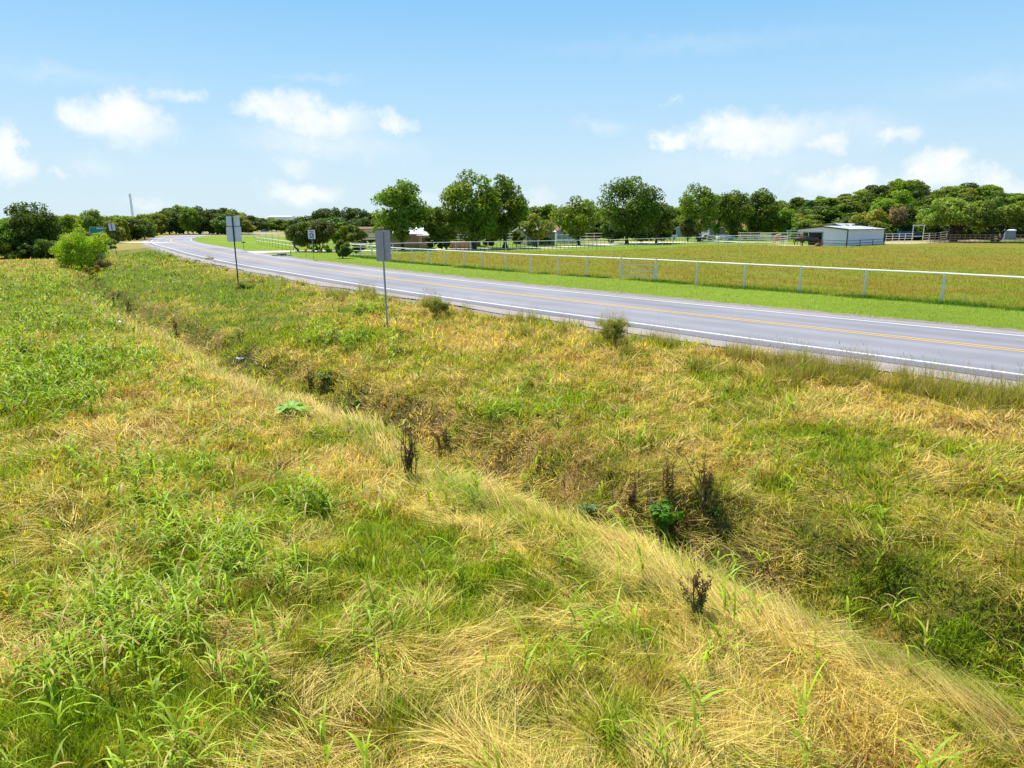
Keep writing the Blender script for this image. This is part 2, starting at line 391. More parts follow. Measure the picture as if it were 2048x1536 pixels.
P_STRAW = [(1680, 800, 2.2, 1.0, .75), (1880, 880, 2.0, 1.2, .6), (950, 700, 3.4, 1.0, .5), (850, 650, 3, 1, .35), (1180, 740, 2.4, 1.0, .35), (300, 640, 7, .9, .8), (400, 720, 5, 1.2, .8), (280, 790, 3.5, 1.3, .6), (560, 800, 2.6, 1.2, .6), (240, 860, 1.5, .9, .5),
           (700, 930, 1.3, .9, .4), (940, 930, 1.6, .6, .6), (1560, 1280, .9, .35, .8), (1700, 1380, .7, .35, .8), (1180, 1050, 1.2, .3, .35), (1500, 1400, .6, .5, .5), (40, 1330, .4, .5, .6), (90, 1080, .5, .5, .4), (1820, 1500, .6, .4, .5), (600, 640, 5, .8, .2), (1430, 760, 2, .8, .4), (480, 1330, .4, .5, .2), (900, 1330, .6, .7, .25)]
P_OPEN = [(1400, 1075, 1.1, 2, 1.1), (1330, 1050, .8, 2, .7), (1200, 985, .9, 2, .8), (900, 875, .6, 2, .4), (720, 815, 1.2, 2, .8), (640, 765, 1.6, 2, .7), (480, 690, 1.8, 2, .7)]
def openness(x, y):
    return np.clip(patch(x, y, P_OPEN) , 0, 1)
def greenness(x, y):
    n = fbm(x * .5, y * .5, 21, 3); n2 = fbm(x * 1.9, y * 1.9, 22, 2)
    n3 = fbm(x * 5.5, y * 5.5, 23, 2)
    g = .36 + (n - .5) * 1.0 + (n2 - .5) * .9 + (n3 - .5) * .7
    g = g + patch(x, y, P_GREEN) + .22 * np.clip(patch(x, y, P_TALL), 0, 1) - patch(x, y, P_STRAW)
    d = dist(x, y)
    g = g + .25 * sstep(45, 80, y) * (d < 18)
    return np.clip(g, 0, 1)
C_STRAW = np.array([.30, .20, .07]); C_OLIVE = np.array([.16, .14, .025]); C_GREEN = np.array([.08, .105, .014]); C_SOIL = np.array([.045, .032, .016])
C_MOWN = np.array([.14, .205, .016]); C_PAST = np.array([.16, .15, .02]); C_LAWN = np.array([.13, .22, .03]); C_DIRT = np.array([.50, .38, .26])
def lerp(a, b, t): return a * (1 - t[..., None]) + b * t[..., None]
DRIVE = [(492, 505), (560, 503.6), (640, 502.6), (720, 502), (800, 501.2), (880, 501), (960, 499.5), (1040, 497), (1110, 494.5), (1180, 492), (1260, 487), (1330, 485.5), (1400, 484.5), (1470, 483)]
def colour(x, y):
    d = dist(x, y); g = greenness(x, y)
    base = lerp(lerp(C_STRAW + 0 * x[..., None], C_OLIVE + 0 * x[..., None], sstep(0, .5, g)), C_GREEN + 0 * x[..., None], sstep(.45, 1, g))
    base = base * (.75 + .5 * fbm(x * 3, y * 3, 31, 2))[..., None]
    dd = ditchd(x, y)
    soil = (sstep(15.7, 16.1, dd) * (1 - sstep(17.7, 18.2, dd)) * (1 - sstep(60, 90, y)))
    base = lerp(base, C_SOIL + 0 * base, soil * (.25 + .65 * openness(x, y)))
    # beyond the road
    past = inside(x, y, PAST); far = (d < -4.4)
    n = fbm(x * .16, y * .16, 41, 3); n2 = fbm(x * .9, y * .9, 42, 2)
    pc = lerp(C_PAST * np.array([1.08, .92, .8]) + 0 * base, np.array([.14, .16, .015]) + 0 * base, sstep(.35, .68, .55 * n + .45 * n2 + .06 * np.sin(x * .1)))
    lawn = lerp(C_LAWN + 0 * base, C_MOWN + 0 * base, sstep(.3, .6, n))
    mown = C_MOWN * (.88 + .3 * n)[..., None]
    verge = far & ~past
    base = np.where(verge[..., None], mown, base)
    # behind: lawn, then dry dirt yards, then dull green under the trees
    r = np.hypot(x, y); azd = np.degrees(np.arctan2(x, np.maximum(y, 1e-3)))
    back = verge & (y > 100) & (azd > -12)
    base = np.where(back[..., None], lawn, base)
    dirt = patch2(x, y)
    base = lerp(base, C_DIRT * (.85 + .3 * n2)[..., None], np.where(far, dirt, 0))
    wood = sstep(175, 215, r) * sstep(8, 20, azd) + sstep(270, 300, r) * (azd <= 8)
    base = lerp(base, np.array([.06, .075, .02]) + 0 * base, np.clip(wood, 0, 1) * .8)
    dry = sstep(220, 300, y) * (azd < -8)
    base = lerp(base, np.array([.30, .26, .10]) + 0 * base, dry * .7)
    base = np.where(past[..., None], pc, base)
    # left of the bend: dry verge
    lft = (d > 5) & (y > 125)
    base = np.where(lft[..., None], np.where((azd < -29)[..., None], np.array([.10, .12, .02]), np.array([.23, .20, .05])) * (.8 + .4 * n2)[..., None], base)
    gravel = np.array([.22, .20, .18]) + 0 * base
    sh = ((d > 4.4) & (d < 6.7 + (n2 - .5) * 1.2)).astype(float) + ((d < -3.3) & (d > -5.3 + (n2 - .5) * .6)).astype(float)
    base = lerp(base, gravel, np.clip(sh, 0, 1))
    return base
P_DIRT = [(1480, 489, 6, 5, 0), ]
def patch2(x, y):
    r = np.zeros(np.shape(x))
    for (px, py, rx, ry) in [(1590, 490.5, 9, 3.2), (1640, 491, 5, 2.2), (1800, 487, 16, 3), (1840, 484.5, 20, 6), (2040, 481, 16, 7), (1350, 484, 26, 7), (1240, 488, 12, 5), (1950, 483, 30, 4), (900, 498, 14, 2.5), (1020, 497, 12, 2.5), (1480, 484, 14, 4), (650, 472, 20, 20)]:
        c = un(px, py); r = np.maximum(r, 1.15 - np.hypot((x - c[0]) / rx, (y - c[1]) / ry))
    return sstep(.25, .5, r + (fbm(x * .3, y * .3, 55, 2) - .5) * .4)

# the ground: one polar sheet from under the camera to the horizon
th = np.r_[np.radians(np.linspace(-180, -52, 24))[:-1], np.radians(np.linspace(-52, 52, 720)), np.radians(np.linspace(52, 180, 24))[1:]]
rr = [0.6]
while rr[-1] < 3600:
    r_ = rr[-1]; rr.append(r_ + (max(.10, r_ * .0095) if r_ < 260 else r_ * .05))
rr = np.array(rr)
TT, RR = np.meshgrid(th, rr)
X = RR * np.sin(TT); Y = RR * np.cos(TT)
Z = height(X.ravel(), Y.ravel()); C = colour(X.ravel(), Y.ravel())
nr, nt_ = X.shape
idx = np.arange(nr * nt_).reshape(nr, nt_)
q = np.stack([idx[:-1, :-1], idx[:-1, 1:], idx[1:, 1:], idx[1:, :-1]], -1).reshape(-1, 4)
mg = bpy.data.materials.new('ground'); mg.use_nodes = True; t = mg.node_tree; b = t.nodes['Principled BSDF']
b.inputs['Roughness'].default_value = .95; b.inputs['Specular IOR Level'].default_value = .1
a = t.nodes.new('ShaderNodeAttribute'); a.attribute_name = 'Col'
tcn = t.nodes.new('ShaderNodeTexCoord')
n1 = nz(14, 8, .75, tcn.outputs['Object'], t); n2 = nz(1.6, 8, .7, tcn.outputs['Object'], t)
v = mth(t, 'ADD', mth(t, 'MULTIPLY', n1.outputs[0], 1.1), mth(t, 'MULTIPLY', n2.outputs[0], .9))
mu = nd(t, 'ShaderNodeMix', data_type='RGBA', blend_type='MULTIPLY'); mu.inputs[0].default_value = 1
cmb = t.nodes.new('ShaderNodeCombineColor')
for i in range(3): t.links.new(v, cmb.inputs[i])
t.links.new(a.outputs['Color'], mu.inputs[6]); t.links.new(cmb.outputs[0], mu.inputs[7]); t.links.new(mu.outputs[2], b.inputs['Base Color'])
bu = t.nodes.new('ShaderNodeBump'); bu.inputs['Strength'].default_value = .6; bu.inputs['Distance'].default_value = .1
t.links.new(n1.outputs[0], bu.inputs['Height']); t.links.new(bu.outputs[0], b.inputs['Normal'])
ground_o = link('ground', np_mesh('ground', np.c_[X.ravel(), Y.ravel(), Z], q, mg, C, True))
tag(ground_o, 'rough open ground of dry and green growth reaching to the horizon', kind='structure')
fillc = MB(); fillc.add([(.62 * math.sin(a_), .62 * math.cos(a_), hz(0, 0) - .02) for a_ in np.linspace(0, 2 * math.pi, 16, endpoint=False)], [tuple(range(16))])
# (the small hole straight under the viewpoint)
tag(fillc.build('ground_patch', mg), 'small piece of ground under the viewpoint', kind='structure')

# road strips, each a few mm above the one below
def strip(name, offs, z, material, sel=None, label=None):
    """offs: list of offset arrays across; cols of vertices"""
    n = len(CLN); V = []
    for o_ in offs:
        P = CLN + NRM * np.asarray(o_)[:, None] if np.ndim(o_) else CLN + NRM * o_
        V.append(np.c_[P, np.full(n, z)])
    V = np.stack(V, 1); k = len(offs)
    ii = np.arange(n * k).reshape(n, k)
    qq = np.stack([ii[:-1, :-1], ii[:-1, 1:], ii[1:, 1:], ii[1:, :-1]], -1).reshape(-1, 4)[:, ::-1]
    o = link(name, np_mesh(name, V.reshape(-1, 3), qq, material))
    tag(o, label, kind='structure'); return o
m_as = bpy.data.materials.new('asphalt'); m_as.use_nodes = True; t = m_as.node_tree; b = t.nodes['Principled BSDF']
b.inputs['Roughness'].default_value = .85; b.inputs['Specular IOR Level'].default_value = .25
tcn = t.nodes.new('ShaderNodeTexCoord'); at_ = t.nodes.new('ShaderNodeAttribute'); at_.attribute_name = 'Col'
n1 = nz(60, 3, .8, tcn.outputs['Object'], t); n2 = nz(.35, 5, .6, tcn.outputs['Object'], t); n3 = nz(9, 4, .7, tcn.outputs['Object'], t)
v = mth(t, 'ADD', mth(t, 'ADD', mth(t, 'MULTIPLY', n1.outputs[0], .5), mth(t, 'MULTIPLY', n2.outputs[0], .35)), mth(t, 'ADD', mth(t, 'MULTIPLY', n3.outputs[0], .3), .42))
cmb = t.nodes.new('ShaderNodeCombineColor')
for i in range(3): t.links.new(v, cmb.inputs[i])
mu = nd(t, 'ShaderNodeMix', data_type='RGBA', blend_type='MULTIPLY'); mu.inputs[0].default_value = 1
t.links.new(at_.outputs['Color'], mu.inputs[6]); t.links.new(cmb.outputs[0], mu.inputs[7]); t.links.new(mu.outputs[2], b.inputs['Base Color'])
# asphalt with paler wheel tracks worn into it and darker sealed edges
n = len(CLN); fr = np.linspace(0, 1, 33); V = []; Cc = []
edgeN = NO + .95 + .08 * np.sin(np.arange(n) * .9) + .25 * (fbm(np.arange(n) * .35, np.zeros(n), 77, 3) - .5); edgeF = FO + .45
for f_ in fr:
    o_ = edgeN * (1 - f_) - edgeF * f_
    P = CLN + NRM * o_[:, None]; V.append(np.c_[P, np.full(n, 0.0)])
    e = o_ + 0.0
    lane = np.where(e > 0, e / NO, -e / FO)
    track = np.exp(-((lane - .27) / .10) ** 2) + np.exp(-((lane - .74) / .10) ** 2)
    s_ = fbm(CLN[:, 0] * .12 + f_ * 3, CLN[:, 1] * .12, 71, 3)
    val = .172 + .034 * track + (s_ - .5) * .08 - .045 * sstep(1.03, 1.08, lane) * (e > 0) - .03 * np.exp(-((lane) / .06) ** 2)
    val = np.where(CLN[:, 1] > 120, val + .03, val)
    Cc.append(np.c_[val, val, val * 1.09])
V = np.stack(V, 1).reshape(-1, 3); Cc = np.stack(Cc, 1).reshape(-1, 3); k = len(fr)
ii = np.arange(n * k).reshape(n, k)
qq = np.stack([ii[:-1, :-1], ii[:-1, 1:], ii[1:, 1:], ii[1:, :-1]], -1).reshape(-1, 4)[:, ::-1]
road = link('road', np_mesh('road', V, qq, m_as, Cc)); tag(road, 'grey two lane country road bending away to the left', kind='structure')
def paintmat(name, rgb, wear=.35):
    m = mat(name, rgb, .6, .08, 2); t = m.node_tree; b = t.nodes['Principled BSDF']
    tcn = t.nodes.new('ShaderNodeTexCoord'); n1 = nz(18, 6, .8, tcn.outputs['Object'], t)
    rp = t.nodes.new('ShaderNodeValToRGB'); rp.color_ramp.elements[0].position = .34; rp.color_ramp.elements[1].position = .46
    rp.color_ramp.elements[0].color = (.3, .29, .28, 1); rp.color_ramp.elements[1].color = (1, 1, 1, 1)
    t.links.new(n1.outputs[0], rp.inputs[0])
    mu = nd(t, 'ShaderNodeMix', data_type='RGBA', blend_type='MULTIPLY'); mu.inputs[0].default_value = wear
    src = b.inputs['Base Color'].links[0].from_socket
    t.links.new(src, mu.inputs[6]); t.links.new(rp.outputs[0], mu.inputs[7]); t.links.new(mu.outputs[2], b.inputs['Base Color'])
    return m
M_pw = paintmat('white_road_paint', (.56, .56, .56)); M_py = paintmat('yellow_road_paint', (.60, .36, .06), .35)
strip('road_marking_edge_line', [NO + .09, NO - .09], .004, M_pw, label='solid white line along the near edge of the road')
strip('road_marking_edge_line', [-FO + .08, -FO - .08], .004, M_pw, label='solid white line along the far edge of the road')
strip('road_marking_centre_line', [.24, .11], .004, M_py, label='yellow centre stripe, the one nearer the ditch')
strip('road_marking_centre_line', [-.11, -.24], .004, M_py, label='yellow centre stripe, the one nearer the pasture')
M_gravel = mat('gravel', (.25, .22, .20), .95, .35, 14, bump=.8, bscale=60)
wob = (fbm(np.arange(n) * .5, np.ones(n), 78, 3) - .5)
strip('gravel_shoulder', [edgeN + 1.15 + wob * 1.0, edgeN - .05], -.012, M_gravel, label='strip of pale gravel between the asphalt and the weeds')
strip('gravel_shoulder', [-edgeF + .05, -edgeF - .62 - wob * .3], -.012, M_gravel, label='narrow strip of pale gravel beside the mown verge')
def path(name, pts, width, z, material, label):
    P = resample(catmull(np.array(pts, float), 10), 1.0); T = np.gradient(P, axis=0); T /= np.linalg.norm(T, axis=1)[:, None]
    Nn = np.c_[-T[:, 1], T[:, 0]]; wd = np.interp(np.linspace(0, 1, len(P)), np.linspace(0, 1, len(width)), width)[:, None]
    A = P + Nn * wd / 2; B = P - Nn * wd / 2; V = np.stack([np.c_[A, height(*A.T) + z], np.c_[B, height(*B.T) + z]], 1).reshape(-1, 3)
    ii = np.arange(len(P) * 2).reshape(-1, 2)
    qq = np.stack([ii[:-1, 0], ii[:-1, 1], ii[1:, 1], ii[1:, 0]], -1)
    o = link(name, np_mesh(name, V, qq, material)); tag(o, label, kind='structure'); return o
M_drive = mat('pale_caliche', (.62, .55, .40), .9, .1, 1.5)
path('driveway', [un(*p) for p in DRIVE], [7, 4.5, 4, 4, 4, 4, 5, 6, 7], .05, M_drive, 'pale driveway running from the road past the oaks to the ranch yard')
path('side_road', [un(318, 484.5), un(300, 484.8), un(270, 485), un(230, 485.4), un(180, 485.6), un(90, 485.6)], [15, 8, 6, 6, 6, 6], .06, M_stone, 'pale side road leaving the bend to the left')
# ------------------------------------------------------------------ grass
def blades(x, y, z, length, width, az, lean, curl, c0, c1, seg=3, twist=None):
    """arching blades as strips of quads. lean: angle from vertical at the root, curl: added by the tip"""
    n = len(x); t = np.linspace(0, 1, seg + 1)
    th_ = lean[:, None] + curl[:, None] * t[None, :]
    ds = (length / seg)[:, None]
    hx = np.concatenate([np.zeros((n, 1)), np.cumsum(np.sin((th_[:, :-1] + th_[:, 1:]) / 2) * ds, 1)], 1)
    hzv = np.concatenate([np.zeros((n, 1)), np.cumsum(np.cos((th_[:, :-1] + th_[:, 1:]) / 2) * ds, 1)], 1)
    px = x[:, None] + hx * np.sin(az)[:, None]; py = y[:, None] + hx * np.cos(az)[:, None]; pz = z[:, None] + hzv
    tw = (az + np.pi / 2) if twist is None else az + np.pi / 2 + twist
    wv = width[:, None] * .5 * (1 - t[None, :] ** 1.6 * .92)
    ox = np.sin(tw)[:, None] * wv; oy = np.cos(tw)[:, None] * wv
    V = np.stack([np.stack([px - ox, py - oy, pz], -1), np.stack([px + ox, py + oy, pz], -1)], 2).reshape(-1, 3)
    k = 2 * (seg + 1); base = (np.arange(n) * k)[:, None]
    s_ = np.arange(seg)
    q_ = np.stack([2 * s_, 2 * s_ + 1, 2 * s_ + 3, 2 * s_ + 2], -1)
    Q = (base[:, :, None] + q_[None]).reshape(-1, 4)
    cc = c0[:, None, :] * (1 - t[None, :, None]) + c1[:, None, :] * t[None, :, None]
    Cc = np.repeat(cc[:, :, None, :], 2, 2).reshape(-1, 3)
    return V, Q, Cc
class Field:
    def __init__(s): s.V = []; s.Q = []; s.C = []; s.n = 0
    def add(s, *a, **k):
        V, Q, Cc = blades(*a, **k); s.V.append(V); s.Q.append(Q + s.n); s.C.append(Cc); s.n += len(V)
    def build(s, name, material, label, parent=None):
        me = np_mesh(name, np.concatenate(s.V), np.concatenate(s.Q), material, np.concatenate(s.C), True)
        o = link(name, me, parent)
        if label: tag(o, label, 'grass', kind='stuff')
        return o
AZW = 41
def polar(n, r0, r1, p=-1.0):
    u = rng.random(n)
    r = r0 * (r1 / r0) ** u if p == -1 else ((r0 ** (p + 1)) * (1 - u) + (r1 ** (p + 1)) * u) ** (1 / (p + 1))
    a = np.radians(rng.uniform(-AZW, AZW, n)); return r * np.sin(a), r * np.cos(a), r
def mixcol(g, n):
    """living and dead blades of one tuft: green share g"""
    r_ = rng.random(n)
    straw = np.array([.72, .56, .19]); olive = np.array([.44, .435, .026]); green = np.array([.23, .35, .012])
    f_ = np.clip(g + rng.normal(0, .22, n), 0, 1)
    c = lerp(lerp(straw + np.zeros((n, 3)), olive + np.zeros((n, 3)), sstep(.05, .45, f_)), green + np.zeros((n, 3)), sstep(.4, .85, f_))
    return c * rng.uniform(.45, 1.5, n)[:, None]
def flow(x, y):
    return (fbm(x * .55, y * .55, 61, 2) - .5) * 14 + (fbm(x * 2.2, y * 2.2, 62, 2) - .5) * 5
DITCH_AZ = math.atan2(-.62, .785)
short = Field()
for (n, r0, r1, sg) in ((330000, 4.4, 13, 3), (250000, 13, 34, 2), (170000, 34, 120, 1)):
    x, y, r = polar(n, r0, r1)
    d = dist(x, y); dd = ditchd(x, y)
    keep = (d > 6.2 + (vnoise(x * 1.3, y * 1.3, 3) - .4) * 1.6) & ~((dd > 16.05) & (dd < 17.5) & (y < 80) & (rng.random(n) < .85 * openness(x, y)))
    keep &= ~((d < 8) & (y > 120))
    x, y, r, d, dd = [v_[keep] for v_ in (x, y, r, d, dd)]; n = len(x)
    g = greenness(x, y)
    cl = vnoise(x * 2.6, y * 2.6, 8) * .6 + vnoise(x * 7, y * 7, 9) * .4
    ln = rng.uniform(.10, .26, n) * (.4 + 1.25 * cl) * (r / 7) ** .16
    wd = rng.uniform(.006, .013, n) * np.maximum(1, r / 7) ** .95
    az_ = flow(x, y) + rng.normal(0, 1.6, n)
    lean = np.clip(rng.normal(.85, .42, n) - .35 * g * (cl > .5), .05, 1.5); curl = rng.uniform(.0, 1.1, n)
    c = mixcol(g, n); z = height(x, y) - .02
    bw = sstep(.52, .72, .6 * vnoise(x * 1.3, y * 1.3, 51) + .4 * vnoise(x * 4, y * 4, 52)) * (1 - .6 * g); c = c * (1 - bw[:, None] * (1 - np.array([.62, .50, .42])))
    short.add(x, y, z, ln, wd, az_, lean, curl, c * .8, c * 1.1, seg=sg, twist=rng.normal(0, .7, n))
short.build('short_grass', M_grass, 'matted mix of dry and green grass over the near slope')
# long dead strands, in combed locks
strand = Field()
x, y, r = polar(110000, 4.4, 45); d = dist(x, y)
lock = vnoise(x * 1.1, y * 1.1, 14) * .5 + vnoise(x * 3.3, y * 3.3, 15) * .5
g = greenness(x, y)
keep = (d > 8) & (rng.random(len(x)) < sstep(.45, .7, lock + .3 * (1 - g) - .1)) & (g < .62)
x, y, r, g = [v_[keep] for v_ in (x, y, r, g)]; n = len(x)
az_ = flow(x, y) + rng.normal(0, .4, n)
c = np.array([.72, .57, .19]) * rng.uniform(.45, 1.4, n)[:, None]; grn = rng.random(n) < .25 + .3 * g; c[grn] = np.array([.38, .42, .04]) * rng.uniform(.7, 1.2, grn.sum())[:, None]
strand.add(x, y, height(x, y) + rng.uniform(.03, .14, n), rng.uniform(.22, .62, n), rng.uniform(.005, .009, n) * np.maximum(1, r / 7) ** .9, az_,
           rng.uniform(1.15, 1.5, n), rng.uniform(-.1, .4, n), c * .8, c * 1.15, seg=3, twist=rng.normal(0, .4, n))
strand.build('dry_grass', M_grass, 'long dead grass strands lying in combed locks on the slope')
# the bank of the ditch: long strands combed along it, hanging over the edge
bank = Field()
x, y, r = polar(300000, 4.4, 60); dd = ditchd(x, y)
wgt = np.exp(-((dd - 18.6) / .55) ** 2) * (.35 + .65 * sstep(.35, .6, vnoise(x * .8, y * .8, 66))) + .9 * np.exp(-((dd - 19.7) / .18) ** 2) * (y < 17)
keep = (rng.random(len(x)) < wgt * np.where(y < 26, 1, .45)) & (dd > 17.6); x, y, r, dd = [v_[keep] for v_ in (x, y, r, dd)]; n = len(x)
side = rng.random(n)
az_ = DITCH_AZ + rng.normal(.2, .2, n) + (fbm(x * 1.2, y * 1.2, 64, 2) - .5) * 1.2
al_ = x * RD[0] + y * RD[1]; gl = sstep(.34, .54, .7 * vnoise(al_ * .22, dd * 2.4 + .15 * al_, 65) + .3 * vnoise(x * 2, y * 2, 67)); dk_ = .45 + .9 * vnoise(al_ * .35, dd * 4.0, 68)
c = lerp(np.array([.76, .60, .20]) + np.zeros((n, 3)), np.array([.34, .42, .03]) + np.zeros((n, 3)), gl * (rng.random(n) < .8) * (dd < 19.4)) * (dk_ * rng.uniform(.65, 1.25, n))[:, None]
bank.add(x, y, height(x, y) - .01, rng.uniform(.3, .8, n), rng.uniform(.006, .010, n) * np.maximum(1, r / 7) ** .85, az_,
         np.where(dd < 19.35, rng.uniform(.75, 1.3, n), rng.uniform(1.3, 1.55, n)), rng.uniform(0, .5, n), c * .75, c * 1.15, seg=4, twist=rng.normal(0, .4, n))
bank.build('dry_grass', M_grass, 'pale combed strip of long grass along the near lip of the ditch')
# far lip of the ditch: brown thatch hanging into it
lip = Field()
x, y, r = polar(160000, 5, 60); dd = ditchd(x, y)
keep = rng.random(len(x)) < np.exp(-((dd - 15.5) / .4) ** 2) * .8; x, y, r, dd = [v_[keep] for v_ in (x, y, r, dd)]; n = len(x)
c = np.array([.34, .22, .09]) * rng.uniform(.5, 1.3, n)[:, None]; gn = rng.random(n) < .4; c[gn] = np.array([.14, .18, .03]) * rng.uniform(.6, 1.2, gn.sum())[:, None]
lip.add(x, y, height(x, y), rng.uniform(.25, .6, n), rng.uniform(.004, .006, n) * np.maximum(1, r / 7) ** .85, np.arctan2(-.785, -.62) + rng.normal(.6, .8, n),
        rng.uniform(.6, 1.2, n), rng.uniform(.4, 1.0, n), c, c * 1.1, seg=3, twist=rng.normal(0, .5, n))
lip.build('dry_grass', M_grass, 'brown thatch hanging over the road side lip of the ditch')
# tall broad bladed grass standing in patches
tall = Field()
x, y, r = polar(60000, 4.4, 110); wt = patch(x, y, P_TALL)
d = dist(x, y)
keep = (rng.random(len(x)) < 1.0 * np.clip(wt, 0, 1) * np.where(r > 18, .55, .22) * (.12 + 1.15 * sstep(.42, .62, .6 * vnoise(x * 1.5, y * 1.5, 33) + .4 * vnoise(x * 4, y * 4, 34))) + .006 * (r < 25)) & (d > 8)
x, y, r = [v_[keep] for v_ in (x, y, r)]; n = len(x)
hgt = rng.uniform(.18, .80, n) * (1 + .2 * (r > 25)); zb = height(x, y)
sa_ = rng.uniform(0, 6.28, n); sl_ = np.abs(rng.normal(0, .22, n))
cs = np.array([.18, .33, .04]) * rng.uniform(.7, 1.1, n)[:, None]
tall.add(x, y, zb, hgt, np.full(n, .007) * np.maximum(1, r / 9) ** .8, sa_, sl_, np.full(n, .12), cs, cs, seg=2)
for k in range(8):
    f_ = (k + .6) / 8.5 + rng.uniform(-.05, .05, n); f_ = np.clip(f_, 0, 1)
    bx = x + np.sin(sa_) * np.sin(sl_) * hgt * f_; by = y + np.cos(sa_) * np.sin(sl_) * hgt * f_; bz = zb + np.cos(sl_) * hgt * f_
    c = (np.array([.25, .38, .015]) + rng.uniform(0, 1, n)[:, None] * np.array([.06, .06, .012])) * rng.uniform(.65, 1.25, n)[:, None]
    dead = rng.random(n) < .10; c[dead] = np.array([.45, .34, .12])
    tall.add(bx, by, bz, rng.uniform(.22, .52, n), rng.uniform(.018, .036, n) * np.maximum(1, r / 9) ** .55, k * 2.4 + sa_ + rng.normal(0, .5, n) + .0,
             rng.uniform(.25, .8, n), rng.uniform(.9, 2.1, n), c * .9, c * 1.1, seg=4, twist=rng.normal(0, .35, n))
tall.build('tall_grass', M_weed, 'bright green broad bladed grass standing in arching patches')
# wispy upright blades through the mat
wisp = Field()
x, y, r = polar(45000, 4.6, 40); g = greenness(x, y); d = dist(x, y)
keep = (d > 7.5) & (rng.random(len(x)) < .25 + .6 * g) & (vnoise(x * .9, y * .9, 81) > .42); x, y, r = [v_[keep] for v_ in (x, y, r)]; n = len(x)
c = np.array([.27, .36, .025]) * rng.uniform(.6, 1.3, n)[:, None]; br = rng.random(n) < .3; c[br] = np.array([.30, .20, .07]) * rng.uniform(.6, 1.2, br.sum())[:, None]
wisp.add(x, y, height(x, y), rng.uniform(.2, .42, n), rng.uniform(.003, .006, n) * np.maximum(1, r / 7) ** .85, rng.uniform(0, 6.28, n), np.abs(rng.normal(0, .2, n)), rng.uniform(0, .8, n), c, c * 1.15, seg=3)
wisp.build('upright_grass', M_grass, 'thin upright blades standing through the matted grass')
# bunches along the road edge, with pale seed heads
edge = Field()
x, y, r = polar(9000, 12, 110); d = dist(x, y)
keep = (d > 6.6) & (d < 9.0) & (vnoise(x * .6, y * .6, 91) > .66); x, y, r, d = [v_[keep] for v_ in (x, y, r, d)]
for (px, py, nn) in ((870, 612, 14), (1120, 668, 6), (1225, 655, 16), (1330, 690, 12), (1560, 735, 12), (1640, 745, 16), (1700, 755, 14), (1780, 775, 7), (1840, 790, 4), (1960, 810, 9), (2010, 815, 8), (1480, 715, 10), (730, 585, 6), (1050, 640, 6), (420, 520, 6), (480, 575, 5)):
    c_ = ground(px, py); x = np.r_[x, c_.x + rng.normal(0, .28, nn)]; y = np.r_[y, c_.y + rng.normal(0, .28, nn)]
r = np.hypot(x, y); nb = 60
bx = np.repeat(x, nb) + rng.normal(0, .10, len(x) * nb); by = np.repeat(y, nb) + rng.normal(0, .10, len(x) * nb); r = np.repeat(r, nb); n = len(bx)
hh = np.repeat(rng.uniform(.28, .68, len(x)), nb) * rng.uniform(.5, 1.1, n) * np.where(r > 45, .6, 1)
c = np.array([.30, .33, .04]) * rng.uniform(.5, 1.3, n)[:, None]; br = rng.random(n) < .25; c[br] = np.array([.46, .34, .14]) * rng.uniform(.5, 1.2, br.sum())[:, None]
edge.add(bx, by, height(bx, by), hh, rng.uniform(.004, .008, n) * np.maximum(1, r / 12) ** .8, rng.uniform(0, 6.28, n), np.abs(rng.normal(.15, .25, n)), rng.uniform(.1, 1.1, n), c * .8, c * 1.1, seg=3)
sel = rng.random(n) < .10; sx, sy, sr, shh = bx[sel], by[sel], r[sel], hh[sel]; m_ = len(sx)
zz = height(sx, sy); cc = np.array([.38, .28, .16]) * rng.uniform(.5, 1.2, m_)[:, None]
for k in range(4):
    edge.add(sx + rng.normal(0, .05, m_), sy + rng.normal(0, .05, m_), zz + shh * 1.0 + rng.uniform(-.05, .2, m_), rng.uniform(.04, .12, m_), np.full(m_, .008) * np.maximum(1, sr / 14) ** .8, rng.uniform(0, 6.28, m_), rng.uniform(0, 1.2, m_), rng.uniform(0, .8, m_), cc, cc, seg=1)
edge.build('roadside_grass', M_grass, 'ragged bunches of seeding grass along the near gravel edge')
# pasture and mown verge beyond the road
pas = Field()
x, y, r = polar(480000, 26, 150, -1.6); d = dist(x, y); ins = inside(x, y, PAST)
m1 = ins; x1, y1, r1 = x[m1], y[m1], r[m1]; n = len(x1)
nn = .55 * fbm(x1 * .16, y1 * .16, 41, 3) + .45 * fbm(x1 * .9, y1 * .9, 42, 2)
keep = rng.random(n) < .35 + .9 * (vnoise(x1 * .8, y1 * .5, 43) > .4); x1, y1, r1, nn = [v_[keep] for v_ in (x1, y1, r1, nn)]; n = len(x1)
f_ = sstep(.42, .66, nn + rng.normal(0, .07, n))
c = lerp(np.array([.32, .275, .045]) + np.zeros((n, 3)), np.array([.27, .32, .03]) + np.zeros((n, 3)), f_) * rng.uniform(.6, 1.3, n)[:, None]
pas.add(x1, y1, height(x1, y1) - .01, rng.uniform(.08, .26, n), rng.uniform(.015, .03, n) * (r1 / 35), rng.uniform(0, 6.28, n), rng.uniform(.1, .9, n), rng.uniform(0, .8, n), c * .8, c * 1.1, seg=1)
pas.build('pasture_grass', M_grass, 'olive and rust pasture growth inside the white pipe fence')
ver = Field()
x, y, r = polar(330000, 26, 150, -1.6); d = dist(x, y)
fe = -5.2 + (vnoise(x * 1.7, y * 1.7, 45) - .5) * .8
keep = (d < fe) & ~inside(x, y, PAST) & (patch2(x, y) < .3); x, y, r, d = [v_[keep] for v_ in (x, y, r, d)]; n = len(x)
